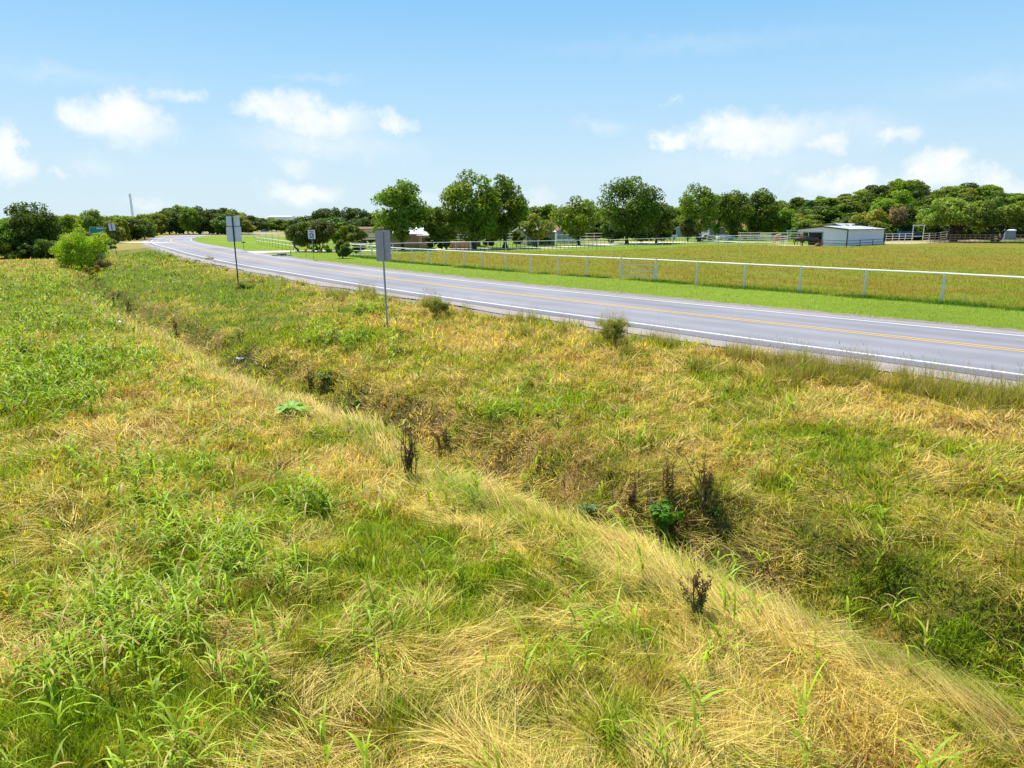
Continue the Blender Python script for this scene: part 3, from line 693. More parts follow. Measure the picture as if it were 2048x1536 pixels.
c = np.array([.215, .31, .022]) * (rng.uniform(.5, 1.4, n) * (.72 + .55 * (.5 * vnoise(x * .35, y * .35, 46) + .5 * vnoise(x * 1.6, y * 1.6, 47))))[:, None]; br = rng.random(n) < .08 + .25 * (y > 110); c[br] = np.array([.3, .3, .07])
ver.add(x, y, height(x, y) - .01, rng.uniform(.03, .10, n), rng.uniform(.012, .022, n) * (r / 35), rng.uniform(0, 6.28, n), rng.uniform(.1, .8, n), rng.uniform(0, .6, n), c * .85, c * 1.1, seg=1)
# darker tufts left standing round the feet of the fence posts
T_ = []
for i in range(1, len(NF) - 1):
    T_ += [NF[i] * (1 - t_) + NF[i + 1] * t_ for t_ in np.linspace(0, 1, 9)]
T_ = np.array(T_); T_ = T_[rng.random(len(T_)) < .75]; nb = 220
bx = np.repeat(T_[:, 0], nb) + rng.normal(0, .45, len(T_) * nb); by = np.repeat(T_[:, 1], nb) + rng.normal(0, .2, len(T_) * nb); n = len(bx); r = np.hypot(bx, by)
c = np.array([.07, .17, .012]) * rng.uniform(.6, 1.3, n)[:, None]
ver.add(bx, by, height(bx, by), rng.uniform(.1, .32, n), rng.uniform(.012, .02, n) * (r / 40), rng.uniform(0, 6.28, n), rng.uniform(.1, .8, n), rng.uniform(0, .9, n), c, c * 1.1, seg=2)
ver.build('mown_grass', M_grass, 'bright mown grass verge between the road and the fences')
# ------------------------------------------------------------------ trees and bushes
def leafcloud(centres, radii, n, size, col, cvar=.25, flat=.25, up=.4, hue=None):
    """n leaf sprays spread over and through the clumps; centres k x 3, radii k"""
    k = len(centres); wts = radii ** 2; wts = wts / wts.sum()
    ci = rng.choice(k, n, p=wts)
    dv = rng.normal(0, 1, (n, 3)); dv /= np.linalg.norm(dv, axis=1)[:, None]
    rad = radii[ci] * (.45 + .6 * rng.random(n) ** .6)
    P = centres[ci] + dv * rad[:, None] * np.array([1, 1, .8])
    nm = dv * .8 + rng.normal(0, .7, (n, 3)) + np.array([0, 0, up]); nm /= np.linalg.norm(nm, axis=1)[:, None]
    a = np.cross(nm, rng.normal(0, 1, (n, 3))); a /= np.linalg.norm(a, axis=1)[:, None]; b_ = np.cross(nm, a)
    s_ = size * rng.uniform(.55, 1.35, n)[:, None]
    V = np.stack([P - a * s_, P - b_ * s_ * .55 + a * s_ * .1, P + a * s_, P + b_ * s_ * .55 - a * s_ * .1], 1).reshape(-1, 3)
    Q = np.arange(4 * n).reshape(n, 4)
    ck = rng.uniform(1 - cvar, 1 + cvar, k)
    hk = rng.normal(0, 1, k) if hue is None else hue
    c = np.array(col)[None, :] * np.array([1.7, 1.65, 1.0]) * (ck[ci] * rng.uniform(.65, 1.35, n))[:, None]
    c[:, 0] *= np.clip(1 + .07 * hk[ci], .8, 1.2)
    return V, Q, np.repeat(np.clip(c, .002, 1), 4, 0)
def crown_clumps(rx, ry, z0, z1, k, rc=(.16, .27), shape='round', fill=.35, seedgap=0):
    C_ = []; R_ = []; zc = (z0 + z1) / 2; hzv = (z1 - z0) / 2
    lob = [(rng.uniform(0, 6.28), rng.uniform(-.5, .9), rng.uniform(.75, 1.12)) for _ in range(6)]
    while len(C_) < k:
        v_ = rng.normal(0, 1, 3); v_ /= np.linalg.norm(v_)
        a_ = math.atan2(v_[1], v_[0]); e_ = v_[2]
        m_ = 1.0
        for la, le, lm in lob:
            dd_ = math.cos(a_ - la) * math.sqrt(max(0, 1 - e_ * e_)) * math.sqrt(max(0, 1 - le * le)) + e_ * le
            if dd_ > .75: m_ = lm
        rr_ = (fill + (1 - fill) * rng.random() ** .45) * m_
        rc_ = rng.uniform(*rc) * min(rx, hzv * 1.2)
        if shape == 'mound' and v_[2] < 0:
            f_ = 1 / max(.35, math.hypot(v_[0], v_[1])); v_[0] *= f_; v_[1] *= f_
        if shape == 'broad' and v_[2] < -.35: v_[2] = -.35 - (v_[2] + .35) * .1
        p = np.array([v_[0] * (rx - rc_ * .8) * rr_, v_[1] * (ry - rc_ * .8) * rr_, zc + v_[2] * (hzv - rc_ * .7) * rr_])
        C_.append(p); R_.append(rc_)
    return np.array(C_), np.array(R_)
G_D = (.055, .085, .014); G_M = (.085, .135, .016); G_L = (.105, .16, .016); G_Y = (.13, .18, .015); G_O = (.12, .14, .03); G_B = (.045, .08, .022)
def make_tree(name, loc, w_, h, z0, col, k=34, n=5200, size=.30, tr=.28, shape='round', rc=(.22, .36), label=None, cat='tree', group=None, trunks=1, stem=True, depth=.9, fill=.35, up=.4, cvar=.25, mname='crown'):
    o = empty(name, loc, 0, label, cat, group)
    C_, R_ = crown_clumps(w_ / 2, w_ / 2 * depth, z0, h, k, rc, shape, fill)
    V, Q, Cc = leafcloud(C_, R_, n, size, col, cvar, up=up)
    link(mname, np_mesh(mname, V, Q, M_leaf, Cc), o)
    if stem:
        m = MB()
        for i in range(trunks):
            bx_ = (i - (trunks - 1) / 2) * tr * 2.4; lx = rng.normal(0, .25); ly = rng.normal(0, .25); hz_ = z0 + (h - z0) * .35
            pts = [(bx_, 0, -.3), (bx_ + lx * .3, ly * .3, max(z0 * .5, .3)), (bx_ + lx + bx_ * .6, ly, max(z0, .6)), (bx_ * 2 + lx, ly, hz_)]
            m.tube(pts, [tr * 1.25, tr, tr * .85, tr * .45], 9)
            for j in rng.choice(len(C_), min(9, len(C_)), replace=False):
                c = C_[j]; s_ = Vector(pts[2]) * (1 - .0) + (Vector(pts[3]) - Vector(pts[2])) * rng.uniform(-.1, .8)
                mid = s_.lerp(Vector(c), .5) + Vector((0, 0, -.2 * rng.random()))
                m.tube([s_, mid, tuple(c)], [tr * .42, tr * .26, tr * .08], 6)
        m.build('trunk', M_bark, o, smooth=True)
    return o
def ptree(name, px, py, pl, pr, ptop, pbot, col, label, cat='tree', group=None, **kw):
    g_ = ground(px, py); Yd = g_.y
    top = at(px, ptop, Yd).z - g_.z; bot = max(at(px, pbot, Yd).z - g_.z, 0.0)
    ex = (pr - pl) * .06; wl = at(pl - ex, py, Yd).x; wr = at(pr + ex, py, Yd).x
    if name == 'oak_tree' and pbot < py - 12: bot = max(at(px, min(pbot + 14, py - 9), Yd).z - g_.z, .3)
    cx = (wl + wr) / 2; k = kw.get('k', 34)
    sh = cx - g_.x
    if kw.get('shape') == 'mound': bot = -.08 * top
    o = make_tree(name, (g_.x, g_.y, g_.z), wr - wl, top, bot, col, label=label, cat=cat, group=group, **kw)
    for ch in o.children:
        if ch.name.startswith('crown') or ch.name.startswith('foliage'): ch.location.x = sh * .999
    return o
OAK = 'large oaks and shade trees round the ranch buildings'
ptree('oak_tree', 806, 500, 738, 862, 345, 474, G_M, 'tall airy oak before the long tan shed, just right of the roadside sign panel', group=OAK, k=46, n=9000, size=.24, rc=(.20, .33), tr=.3, fill=.3, cvar=.3)
ptree('oak_tree', 893, 500.5, 852, 912, 408, 484, G_M, 'low dense young tree standing between the two biggest oaks', group=OAK, k=26, n=4500, size=.2, tr=.16)
ptree('oak_tree', 950, 498, 876, 1000, 336, 474, G_M, 'biggest oak with full rounded crown beside the golden wood house', group=OAK, k=52, n=11000, size=.25, rc=(.20, .33), tr=.36, fill=.3, cvar=.3)
ptree('oak_tree', 1010, 496, 955, 1062, 346, 478, G_M, 'leaning oak with forked trunk, merging with the biggest oak from the right', group=OAK, k=44, n=9000, size=.25, rc=(.20, .33), tr=.26, trunks=2, fill=.3, cvar=.3)
ptree('oak_tree', 1072, 494, 1040, 1116, 425, 484, G_O, 'small multi-stemmed tree in front of the white roofed tan shed', group=OAK, k=24, n=3600, size=.22, tr=.12, trunks=3)
ptree('oak_tree', 1158, 491, 1104, 1204, 389, 482, G_L, 'yellow green spreading tree over the brown roofed house', group=OAK, k=40, n=7000, size=.24, tr=.24, cvar=.2)
ptree('oak_tree', 1254, 487.5, 1188, 1322, 346, 482, G_D, 'dark tall oak between the yellow green tree and the white pickup', group=OAK, k=54, n=11000, size=.28, rc=(.20, .33), tr=.42, cvar=.3)
ptree('oak_tree', 1312, 486, 1290, 1350, 384, 466, G_D, 'narrow dark oak standing by the front of the white pickup', group=OAK, k=24, n=4200, size=.28, tr=.26)
ptree('oak_tree', 1398, 483.5, 1346, 1442, 363, 466, G_M, 'open crowned oak with flat top beside the black car', group=OAK, k=38, n=7000, size=.27, rc=(.20, .33), tr=.36, fill=.25, cvar=.3)
ptree('oak_tree', 1376, 484, 1352, 1396, 430, 478, G_B, 'small bluish tree in front of the pale roofed barn', group=OAK, k=16, n=2400, size=.26, tr=.15)
ptree('oak_tree', 1462, 480, 1424, 1505, 376, 470, G_M, 'rounded oak above the lavender white car', group=OAK, k=38, n=7000, size=.30, tr=.3)
ptree('oak_tree', 1512, 479, 1482, 1560, 371, 474, G_D, 'very dark oak at the right end of the tan house', group=OAK, k=40, n=7500, size=.32, tr=.4)
ptree('oak_tree', 1430, 477, 1416, 1450, 400, 468, G_M, 'slender tree filling the gap left of the tan house', group=OAK, k=18, n=2600, size=.32, tr=.2)
ptree('oak_tree', 1571, 478, 1544, 1602, 414, 474, G_L, 'light green round tree behind the red hay feeder', group=OAK, k=26, n=4600, size=.3, tr=.2)
ptree('oak_tree', 1600, 479, 1580, 1640, 440, 476, G_L, 'low yellowish bushy tree behind the open end of the horse shed', group=OAK, k=20, n=3000, size=.3, tr=.15)
BR = 'broad low crowned trees behind the right corral'
ptree('oak_tree', 1906, 484, 1838, 1958, 388, 463, (.11, .145, .03), 'broad low crowned tree with a dark forked trunk, the one nearer the shed', group=BR, k=60, n=13000, size=.26, tr=.42, shape='broad', rc=(.17, .27), trunks=2, up=.8, cvar=.18)
ptree('oak_tree', 1990, 485, 1930, 2060, 392, 463, (.10, .14, .03), 'broad low crowned tree with a dark forked trunk, nearer the edge of the photo', group=BR, k=60, n=13000, size=.26, tr=.42, shape='broad', rc=(.17, .27), trunks=2, up=.8, cvar=.18)
ptree('oak_tree', 1742, 478, 1696, 1782, 413, 474, (.16, .17, .04), 'olive rounded tree rising behind the white shed roof', group=BR, k=34, n=7000, size=.28, tr=.25)
ptree('dead_tree', 1784, 479, 1764, 1812, 408, 460, (.16, .13, .11), 'grey twiggy half dead tree behind the right end of the shed', cat='tree', k=16, n=1500, size=.26, tr=.2)
ptree('cedar_tree', 1822, 478, 1788, 1856, 402, 476, G_B, 'dark dense tree behind the tall pipe gate frame', group=BR, k=34, n=7000, size=.3, tr=.25)
ptree('cedar_tree', 1865, 480, 1845, 1885, 430, 477, G_B, 'dark low tree filling the shade left of the broad trees', group=BR, k=16, n=3000, size=.3, tr=.2)
# roadside and entrance
EN = 'trees and shrubs round the ranch entrance'
ptree('shrub', 640, 503.5, 606, 676, 437, 492, (.06, .065, .02), 'dark brownish shrub tree directly behind the speed limit sign', 'shrub', EN, k=34, n=6500, size=.15, tr=.10, trunks=3)
ptree('shrub', 598, 503, 570, 632, 441, 500, (.055, .085, .018), 'dark green small tree at the end of the white boundary fence', 'shrub', EN, k=32, n=5500, size=.16, tr=.15)
ptree('shrub', 686, 517, 668, 706, 478, 516, (.07, .11, .018), 'leafy shrub growing through the entrance fence', 'shrub', EN, k=18, n=3200, size=.12, tr=.06)
ptree('shrub', 712, 508, 694, 736, 450, 507, (.09, .12, .03), 'ragged shrub left of the cream business board', 'shrub', EN, k=22, n=3400, size=.15, tr=.06)
ptree('shrub', 678, 498, 658, 700, 440, 496, G_L, 'yellow green sapling behind the entrance fence', 'shrub', EN, k=18, n=2800, size=.2, tr=.08)
ptree('shrub', 655, 505, 645, 668, 486, 504, G_L, 'clump of pale green foliage at the foot of the dark shrub tree', 'shrub', EN, k=10, n=1500, size=.10, tr=.03)
ptree('shrub', 626, 505, 612, 640, 488, 504, G_M, 'low green clump just left of the speed limit sign post', 'shrub', EN, k=10, n=1500, size=.10, tr=.03)
ptree('shrub', 738, 495, 712, 768, 430, 492, G_D, 'dark tree behind the cream business board', 'shrub', EN, k=24, n=4200, size=.22, tr=.12)
# left side
LF = 'bushes along the left side of the ditch'
ptree('leafy_tree', 70, 514, 18, 124, 398, 512, (.055, .095, .018), 'big dark leafy tree foliated to the ground above the tall grass', group=LF, k=120, n=26000, size=.17, tr=.2, rc=(.20, .32), cvar=.35, shape='mound', fill=.2)
ptree('leafy_tree', 12, 516, -50, 50, 428, 515, G_M, 'lower lighter tree on the left of the big dark leafy tree', group=LF, k=50, n=11000, size=.17, tr=.15, shape='mound')
ptree('bush', 166, 538, 114, 222, 450, 537, (.16, .22, .012), 'bright yellow green bush beside the head of the ditch', 'bush', LF, k=70, n=26000, size=.085, tr=.05, trunks=3, rc=(.18, .30), shape='mound', cvar=.22)
ptree('bush', 186, 552, 166, 206, 528, 551, (.22, .21, .012), 'small yellow flowering bush in front of the bright bush', 'bush', LF, k=14, n=2500, size=.05, tr=.02)
ptree('bush', 208, 541, 192, 224, 508, 540, (.06, .05, .04), 'dark twiggy dying bush on the right of the bright bush', 'bush', LF, k=14, n=2200, size=.05, tr=.02)
ptree('bush', 130, 528, 108, 150, 492, 527, (.14, .21, .03), 'low pale bush between the big dark tree and the bright bush', 'bush', LF, k=14, n=3000, size=.08, tr=.02)
SR = 'trees lining the side road'
for (px, py, pl, pr, pt, col, lb, n_) in ((140, 492, 112, 168, 425, (.16, .21, .016), 'yellow green tree just right of the big dark leafy tree', 4500), (190, 482, 156, 222, 413, (.10, .15, .03), 'rounded green tree behind the green road sign', 5500),
     (226, 486, 206, 248, 432, (.13, .14, .035), 'olive brownish tree behind the leaning square sign', 4000), (246, 482, 232, 262, 430, (.14, .20, .016), 'light narrow tree in the row by the side road', 3000), (256, 480, 246, 268, 440, G_B, 'dark narrow cedar in the row by the side road', 2000),
     (276, 477, 258, 300, 425, (.17, .22, .016), 'bright yellow green tree beside the mouth of the side road', 5000), (298, 475, 284, 313, 430, (.14, .20, .016), 'last light green tree at the corner of the bend', 3800)):
    ptree('roadside_tree', px, py, pl, pr, pt, py - 1, col, lb, group=SR, k=34, n=n_ + 1500, size=.24, tr=.15, shape='mound')
ptree('roadside_tree', 430, 463.5, 404, 457, 430, 463, (.12, .18, .03), 'round light green tree alone in front of the far wood beyond the bend', k=30, n=4200, size=.5, tr=.3)
for (px, py, pl, pr, pt, col, lb) in ((24, 517, -20, 60, 478, G_M, 'low green thicket at the foot of the lighter tree on the far left'), (96, 516, 66, 122, 474, G_D, 'low dark thicket at the right foot of the big dark leafy tree'),
     (126, 508, 104, 150, 466, (.15, .20, .016), 'yellow green thicket between the big dark tree and the bright bush'), (210, 498, 186, 232, 474, G_M, 'green thicket behind the foot of the leaning square sign'), (60, 517, 34, 84, 486, G_B, 'dark undergrowth under the middle of the big dark leafy tree'),
     (160, 497, 138, 190, 455, G_M, 'mid green thicket behind the bright yellow green bush')):
    ptree('bush', px, py, pl, pr, pt, py - 1, col, lb, 'bush', LF, k=30, n=5200, size=.13, tr=.04, shape='mound', rc=(.24, .38))
# far woods: a few kinds, copied
protos = []
UB = 'low dark growth between the oak trunks and the ranch houses'
for (px, py, pl, pr, pt, col, lb) in ((868, 499, 850, 888, 462, G_B, 'dark low shrub filling the gap right of the pink brick cottage'), (884, 499, 872, 906, 470, G_D, 'dark low shrub under the young tree left of the golden house'), (975, 495, 958, 996, 458, G_D, 'dark low foliage between the trunks of the two merging oaks'),
     (1034, 493, 1020, 1050, 462, G_M, 'green shrub against the grey gabled barn end'), (1092, 492.5, 1076, 1104, 470, G_B, 'bluish shrub against the front of the tan barn'), (1222, 488, 1200, 1246, 456, G_B, 'dark low growth left of the dark tall oak trunk'), (1284, 486.5, 1264, 1300, 462, G_B, 'dark low growth right of the dark tall oak trunk'), (1490, 480, 1478, 1502, 462, G_B, 'round clipped dark bush before the tan house')):
    ptree('shrub', px, py, pl, pr, pt, py - 2, col, lb, 'shrub', UB, k=14, n=2600, size=.2, tr=.06)
for i, (col, k_, n_) in enumerate(((G_D, 26, 3600), (G_M, 30, 4200), (G_O, 24, 3400), (G_L, 26, 3400), (G_B, 26, 3600))):
    protos.append(make_tree('woodland_tree', (0, 0, -50), 12, 12, .4, col, k=k_, n=n_, size=.46, tr=.3, rc=(.24, .38), cvar=.3))
used = [False] * 5
KIND_WORDS = ('dark green', 'mid green', 'olive', 'light green', 'blue green')
def wood(kind, x, y, w_, h, label, group):
    z = hz(x, y) - .2; sc = (w_ / 12, w_ / 12, h / 12); label = KIND_WORDS[kind] + ' ' + label
    if not used[kind]:
        o = protos[kind]; used[kind] = True; o.location = (x, y, z); o.scale = sc; tag(o, label, 'tree', group); return o
    return tag(copy_tree(protos[kind], (x, y, z), random.uniform(0, 6.28), sc), label, 'tree', group)
SKY = [(1400, 418), (1480, 402), (1540, 397), (1600, 392), (1650, 389), (1690, 377), (1740, 361), (1790, 357), (1815, 366), (1840, 384), (1860, 372), (1900, 361), (1935, 376), (1960, 387), (2000, 391), (2048, 382), (2200, 376)]
sx_, sy_ = zip(*SKY)
def skyline(px): return float(np.interp(px, sx_, sy_))
W1 = ('tree %s of the dense wood behind the corrals', 'dense wood on the rise behind the corrals')
WR = {305: 'on the skyline', 270: 'just under the skyline', 238: 'in the middle rows', 208: 'in the lower rows', 186: 'along the foot'}
for Yd, lift, step in ((305, 4, 24), (270, 10, 25), (238, 24, 28), (208, 44, 34), (186, 66, 44)):
    px = 1440 + random.uniform(0, 20)
    if Yd < 200: px = 1590
    while px < 2200:
        x = (px - 1024) / F * Yd * 1.02; z = hz(x, Yd)
        tp = skyline(px) + lift * (random.uniform(.55, 1.4) if Yd < 300 else random.uniform(0, 1.8))
        h = max(4.5, HC + (YH - tp) / F * Yd * 1.02 - z)
        wood(random.choice((0, 0, 1, 1, 1, 2, 2, 3, 4)), x, Yd + random.uniform(-8, 8), random.uniform(8.5, 13) * (.9 if Yd < 240 else 1), h, W1[0] % WR[Yd], W1[1])
        px += step * random.uniform(.75, 1.25)
def row(prof, Yd, step, kinds, lb, grp, wr=(8, 12), jy=8):
    a_, b_ = zip(*prof); px = a_[0]
    while px <= a_[-1]:
        tp = float(np.interp(px, a_, b_)) + random.uniform(-2, 5); y = Yd + random.uniform(-jy, jy); x = (px - 1024) / F * y; z = hz(x, y)
        wood(random.choice(kinds), x, y, random.uniform(*wr), max(3.5, HC + (YH - tp) / F * y - z), lb, grp)
        px += step * random.uniform(.8, 1.2)
for Yd, dl in ((318, 0), (300, 9)):
    row([(322, 424 + dl), (345, 413 + dl), (400, 409 + dl), (440, 411 + dl), (480, 414 + dl), (514, 424 + dl)], Yd, 17, (0, 0, 2, 4, 1), 'tree in the far wood beyond the bend of the road', 'far wood beyond the bend of the road', (9, 14))
row([(516, 436), (560, 433.5), (590, 436), (622, 434)], 430, 10, (1, 3, 0), 'distant tree beyond the far straight of the road', 'distant trees beyond the far straight', (10, 15))
for Yd, dl in ((262, 0), (235, 16)):
    row([(622, 424 + dl), (650, 413 + dl), (690, 411 + dl), (730, 416 + dl), (775, 420 + dl)], Yd, 19, (4, 0, 4, 0, 1), 'tree in the wood behind the ranch entrance', 'dark wood behind the ranch entrance', (9, 12))
row([(780, 420), (1040, 414), (1110, 410), (1200, 414), (1440, 412)], 300, 24, (0, 1, 1, 2), 'tree in the wooded line behind the ranch houses', 'wooded line behind the ranch houses', (13, 18))
row([(840, 440), (1200, 440), (1460, 432)], 235, 34, (0, 1, 2), 'lower tree close behind the ranch houses', 'lower trees close behind the ranch houses', (9, 12))
row([(-60, 434), (60, 432), (120, 432), (230, 430), (322, 427)], 310, 20, (0, 1, 4), 'far tree seen over the hedge left of the side road', 'far trees over the hedge on the left', (11, 15))
# ------------------------------------------------------------------ fences
def pos_on(P, px):
    """point on a ground polyline seen in column px"""
    k = (px - 1024) / F * 1.0
    for i in range(len(P) - 1):
        a, b = np.array(P[i]), np.array(P[i + 1])
        # px from x/depth with pitch: depth = y*CP + (HC)*SP on the ground
        fa = a[0] - k * (a[1] * CP + HC * SP); fb = b[0] - k * (b[1] * CP + HC * SP)
        if fa * fb <= 0 and fa != fb:
            t_ = fa / (fa - fb); return a + (b - a) * t_
    return None
def pol(P): return [Vector((p[0], p[1], hz(p[0], p[1]))) for p in P]
def fence(name, label, P, posts, rails, h, rp, rr_, mpost, mrail, stakes=(), group=None, cap=True, cat='fence'):
    """P: ground points of the run; posts: px columns or points; rails: heights; stakes: thin posts"""
    base = pol(P); o0 = base[0]; o = empty(name, o0, 0, label, cat, group)
    def loc(q):
        if isinstance(q, (int, float)):
            q = pos_on(P, q)
            if q is None: return None
        return Vector((q[0], q[1], hz(q[0], q[1]))) - o0
    for q in posts:
        p = loc(q)
        if p is None: continue
        MB().tube([p + Vector((0, 0, -.3)), p + Vector((0, 0, h))], rp, 10).build('post', mpost, o, smooth=False)
    for zr in rails:
        MB().tube([p - o0 + Vector((0, 0, zr)) for p in base], rr_, 8).build('rail', mrail, o)
    for q in stakes:
        p = loc(q)
        if p is None: continue
        MB().box(p + Vector((0, 0, (h - .15) / 2 - .1)), (.045, .045, h - .1)).build('stake', M_darkmetal, o)
    return o
NFl = [tuple(p) for p in NF]
fence('pipe_fence', 'long white pipe fence with one top rail between the mown verge and the pasture', NFl,
      [2400, 2220, 2083, 1882, 1727, 1598, 1487, 1392, 1174, 1115, 1061, 1011, 965, 928, 891, 857, 824, 795, 768, 745, 722], [1.47], 1.5, .062, .05, M_white, M_white, cap=False)
# gate set into it
ga, gb = pos_on(NFl, 1311), pos_on(NFl, 1241)
o = empty('pipe_gate', (ga[0], ga[1], hz(*ga)), 0, 'white pipe gate of three rails set into the long pasture fence', 'gate')
gv = Vector((gb[0] - ga[0], gb[1] - ga[1], hz(*gb) - hz(*ga)))
for p in (Vector((0, 0, 0)), gv):
    MB().tube([p + Vector((0, 0, -.3)), p + Vector((0, 0, 1.54))], .07, 10).build('post', M_white, o)
gd = gv.normalized()
for zr in (.3, .68, 1.08):
    MB().tube([gd * .1 + Vector((0, 0, zr)), gv - gd * .1 + Vector((0, 0, zr))], .035, 8).build('rail', M_white, o)
MB().tube([gd * .1 + Vector((0, 0, .3)), gd * .1 + Vector((0, 0, 1.08))], .03, 8).tube([gv - gd * .1 + Vector((0, 0, .3)), gv - gd * .1 + Vector((0, 0, 1.08))], .03, 8).build('stile', M_white, o)
FFl = [tuple(p) for p in FFp]
fence('pipe_fence', 'white topped stock fence with dark stakes along the lawn under the oaks', FFl,
      [743, 786, 868, 912, 941, 976, 1011, 1076, 1137, 1166, 1194, 1272, 1298, 1325, 1345, 1368, 1390, 1413, 1436], [1.40], 1.44, .05, .042, M_white, M_white,
      stakes=[x_ for x_ in range(905, 1212, 8)] + [x_ for x_ in range(1256, 1408, 6)])
def pgate(name, label, P, n_r, h, m, group=None, stiles=0, cat='gate'):
    base = pol(P); o = empty(name, base[0], 0, label, cat, group); d = base[-1] - base[0]
    for p in (Vector((0, 0, 0)), d): MB().tube([p + Vector((0, 0, -.2)), p + Vector((0, 0, h + .1))], .055, 8).build('post', m, o)
    for i in range(n_r):
        zr = .22 + (h - .26) * i / (n_r - 1)
        MB().tube([d * .03 + Vector((0, 0, zr)), d * .97 + Vector((0, 0, zr))], .032, 8).build('rail', m, o)
    for i in range(stiles):
        q = d * ((i + 1) / (stiles + 1)); MB().tube([q + Vector((0, 0, .2)), q + Vector((0, 0, h))], .025, 6).build('stile', m, o)
    return o
pgate('pipe_gate', 'four rail white gate in the fence beneath the dark tall oak', [pos_on(FFl, 1220), pos_on(FFl, 1247)], 4, 1.4, M_white)
pgate('pipe_gate', 'five rail white entrance gate panel between the leafy shrub and the sign panel', [un(700, 512), un(718, 512.4), un(744, 513)], 4, 1.62, M_white, stiles=1)
pgate('pipe_gate', 'cream two rail pipe panel right of the dark brownish shrub tree', [un(655, 503.5), un(667, 503.8), un(681, 504)], 2, 1.2, M_white, stiles=1)
BF = [un(594, 502.5), un(575, 499), un(550, 494.5), un(530, 491), un(514, 488)]
fence('boundary_fence', 'white railed fence with dark stakes running back from the small dark tree', BF, [593, 514, 535], [.72, 1.30], 1.36, .05, .05, M_white, M_white, stakes=[518, 523, 528, 540, 546, 552, 558, 565, 572, 580, 587])
BF2 = [un(482, 476), un(520, 478.5), un(560, 481)]
fence('boundary_fence', 'faint white rail fence on the far side of the field inside the bend', BF2, [482, 495, 508, 520, 532, 545, 558], [.8, 1.5], 1.6, .08, .07, M_white, M_white)
# corral panels in front of the yard, left of the shed
CF = [un(1413, 487.5), un(1450, 488), un(1500, 489), un(1545, 490), un(1575, 491)]
fence('corral_fence', 'five rail white corral fence left of the horse shed', CF, [1414, 1436, 1448, 1455, 1476, 1481, 1495, 1511, 1516, 1533, 1545, 1560, 1573], [.25, .62, .98, 1.34, 1.70], 1.8, .045, .04, M_white, M_white)
CB = [un(1475, 482.5), un(1540, 483), un(1604, 484)]
fence('corral_fence', 'second row of white corral rails behind the red hay feeder', CB, [1480, 1500, 1520, 1540, 1560, 1580, 1600], [.5, 1.0, 1.5, 2.0], 2.1, .05, .05, M_white, M_white)
YF = [un(1112, 490), un(1152, 489)]
fence('corral_fence', 'short pen of brownish rails before the blue grey house', YF, [1114, 1123, 1134, 1152], [.5, 1.0, 1.9], 2.0, .045, .05, M_white, M_white)
YG = [un(1160, 488.5), un(1208, 487)]
fence('corral_fence', 'pen of pale rails beneath the yellow green spreading tree', YG, [1161, 1172, 1188, 1208], [.5, 1.0, 1.5, 2.1], 2.2, .045, .05, M_white, M_white)
YH_ = [un(905, 494), un(942, 494)]
fence('corral_fence', 'stacked white rails of the pen below the golden wood house', YH_, [906, 917, 928, 941], [.8, 1.3, 1.7, 2.1], 2.2, .05, .05, M_white, M_white)
YI = [un(975, 489), un(1050, 488)]
fence('corral_fence', 'low pale rails behind the trunks of the two merging oaks', YI, [980, 1000, 1020, 1036, 1048], [.9, 1.5, 2.1], 2.2, .05, .06, M_white, M_white)
M_brownpipe = mat('rusty_brown_pipe', (.22, .16, .12), .7, .2, 3)
RC = [un(1851, 487), un(1900, 486), un(1960, 486.5), un(2048, 487), un(2300, 489)]
fence('corral_fence', 'rusty brown pipe corral running past the two broad low crowned trees', RC, [1851, 1860] + list(range(1869, 2120, 10)), [.35, .8, 1.25, 1.75], 1.85, .05, .04, M_brownpipe, M_brownpipe)
RC2 = [un(1770, 487.5), un(1800, 486.5), un(1826, 486)]
fence('corral_fence', 'pale four rail corral between the shed and the tall gate frame', RC2, [1771, 1784, 1797, 1809], [.5, 1.0, 1.5, 2.0], 2.05, .05, .045, M_white, M_white)
RC3 = [un(1846, 485.5), un(1870, 484), un(1895, 482.5)]
fence('corral_fence', 'pale four rail corral leading away right of the tall gate frame', RC3, [1857, 1869, 1880, 1892], [.5, 1.0, 1.5, 2.0], 2.05, .05, .045, M_white, M_white)
RC4 = [un(1770, 479), un(1850, 477), un(1930, 476.5), un(2048, 477), un(2200, 478)]
fence('corral_fence', 'faint back row of corral rails beneath the dark trees', RC4, list(range(1772, 2100, 16)), [.7, 1.4, 2.1], 2.2, .06, .06, M_white, M_white)
# tall gate frame
fa, fb_ = [Vector((*un(px, py), 0)) for px, py in ((1823, 487), (1844.5, 486))]
o = empty('gate_frame', fa, 0, 'tall square pipe gate frame standing over the corral right of the shed', 'gate frame')
dv = fb_ - fa; dv.z = hz(fb_.x, fb_.y) - hz(fa.x, fa.y); Hh = 3.75
for p in (Vector(), dv): MB().tube([p + Vector((0, 0, -.3)), p + Vector((0, 0, Hh))], .075, 10).build('post', M_white, o)
MB().tube([Vector((0, 0, Hh)) - dv * .07, dv * 1.07 + Vector((0, 0, Hh))], .075, 10).build('beam', M_white, o)
MB().tube([Vector((0, 0, 1.45)), dv + Vector((0, 0, 1.45))], .05, 8).build('rail', M_white, o)

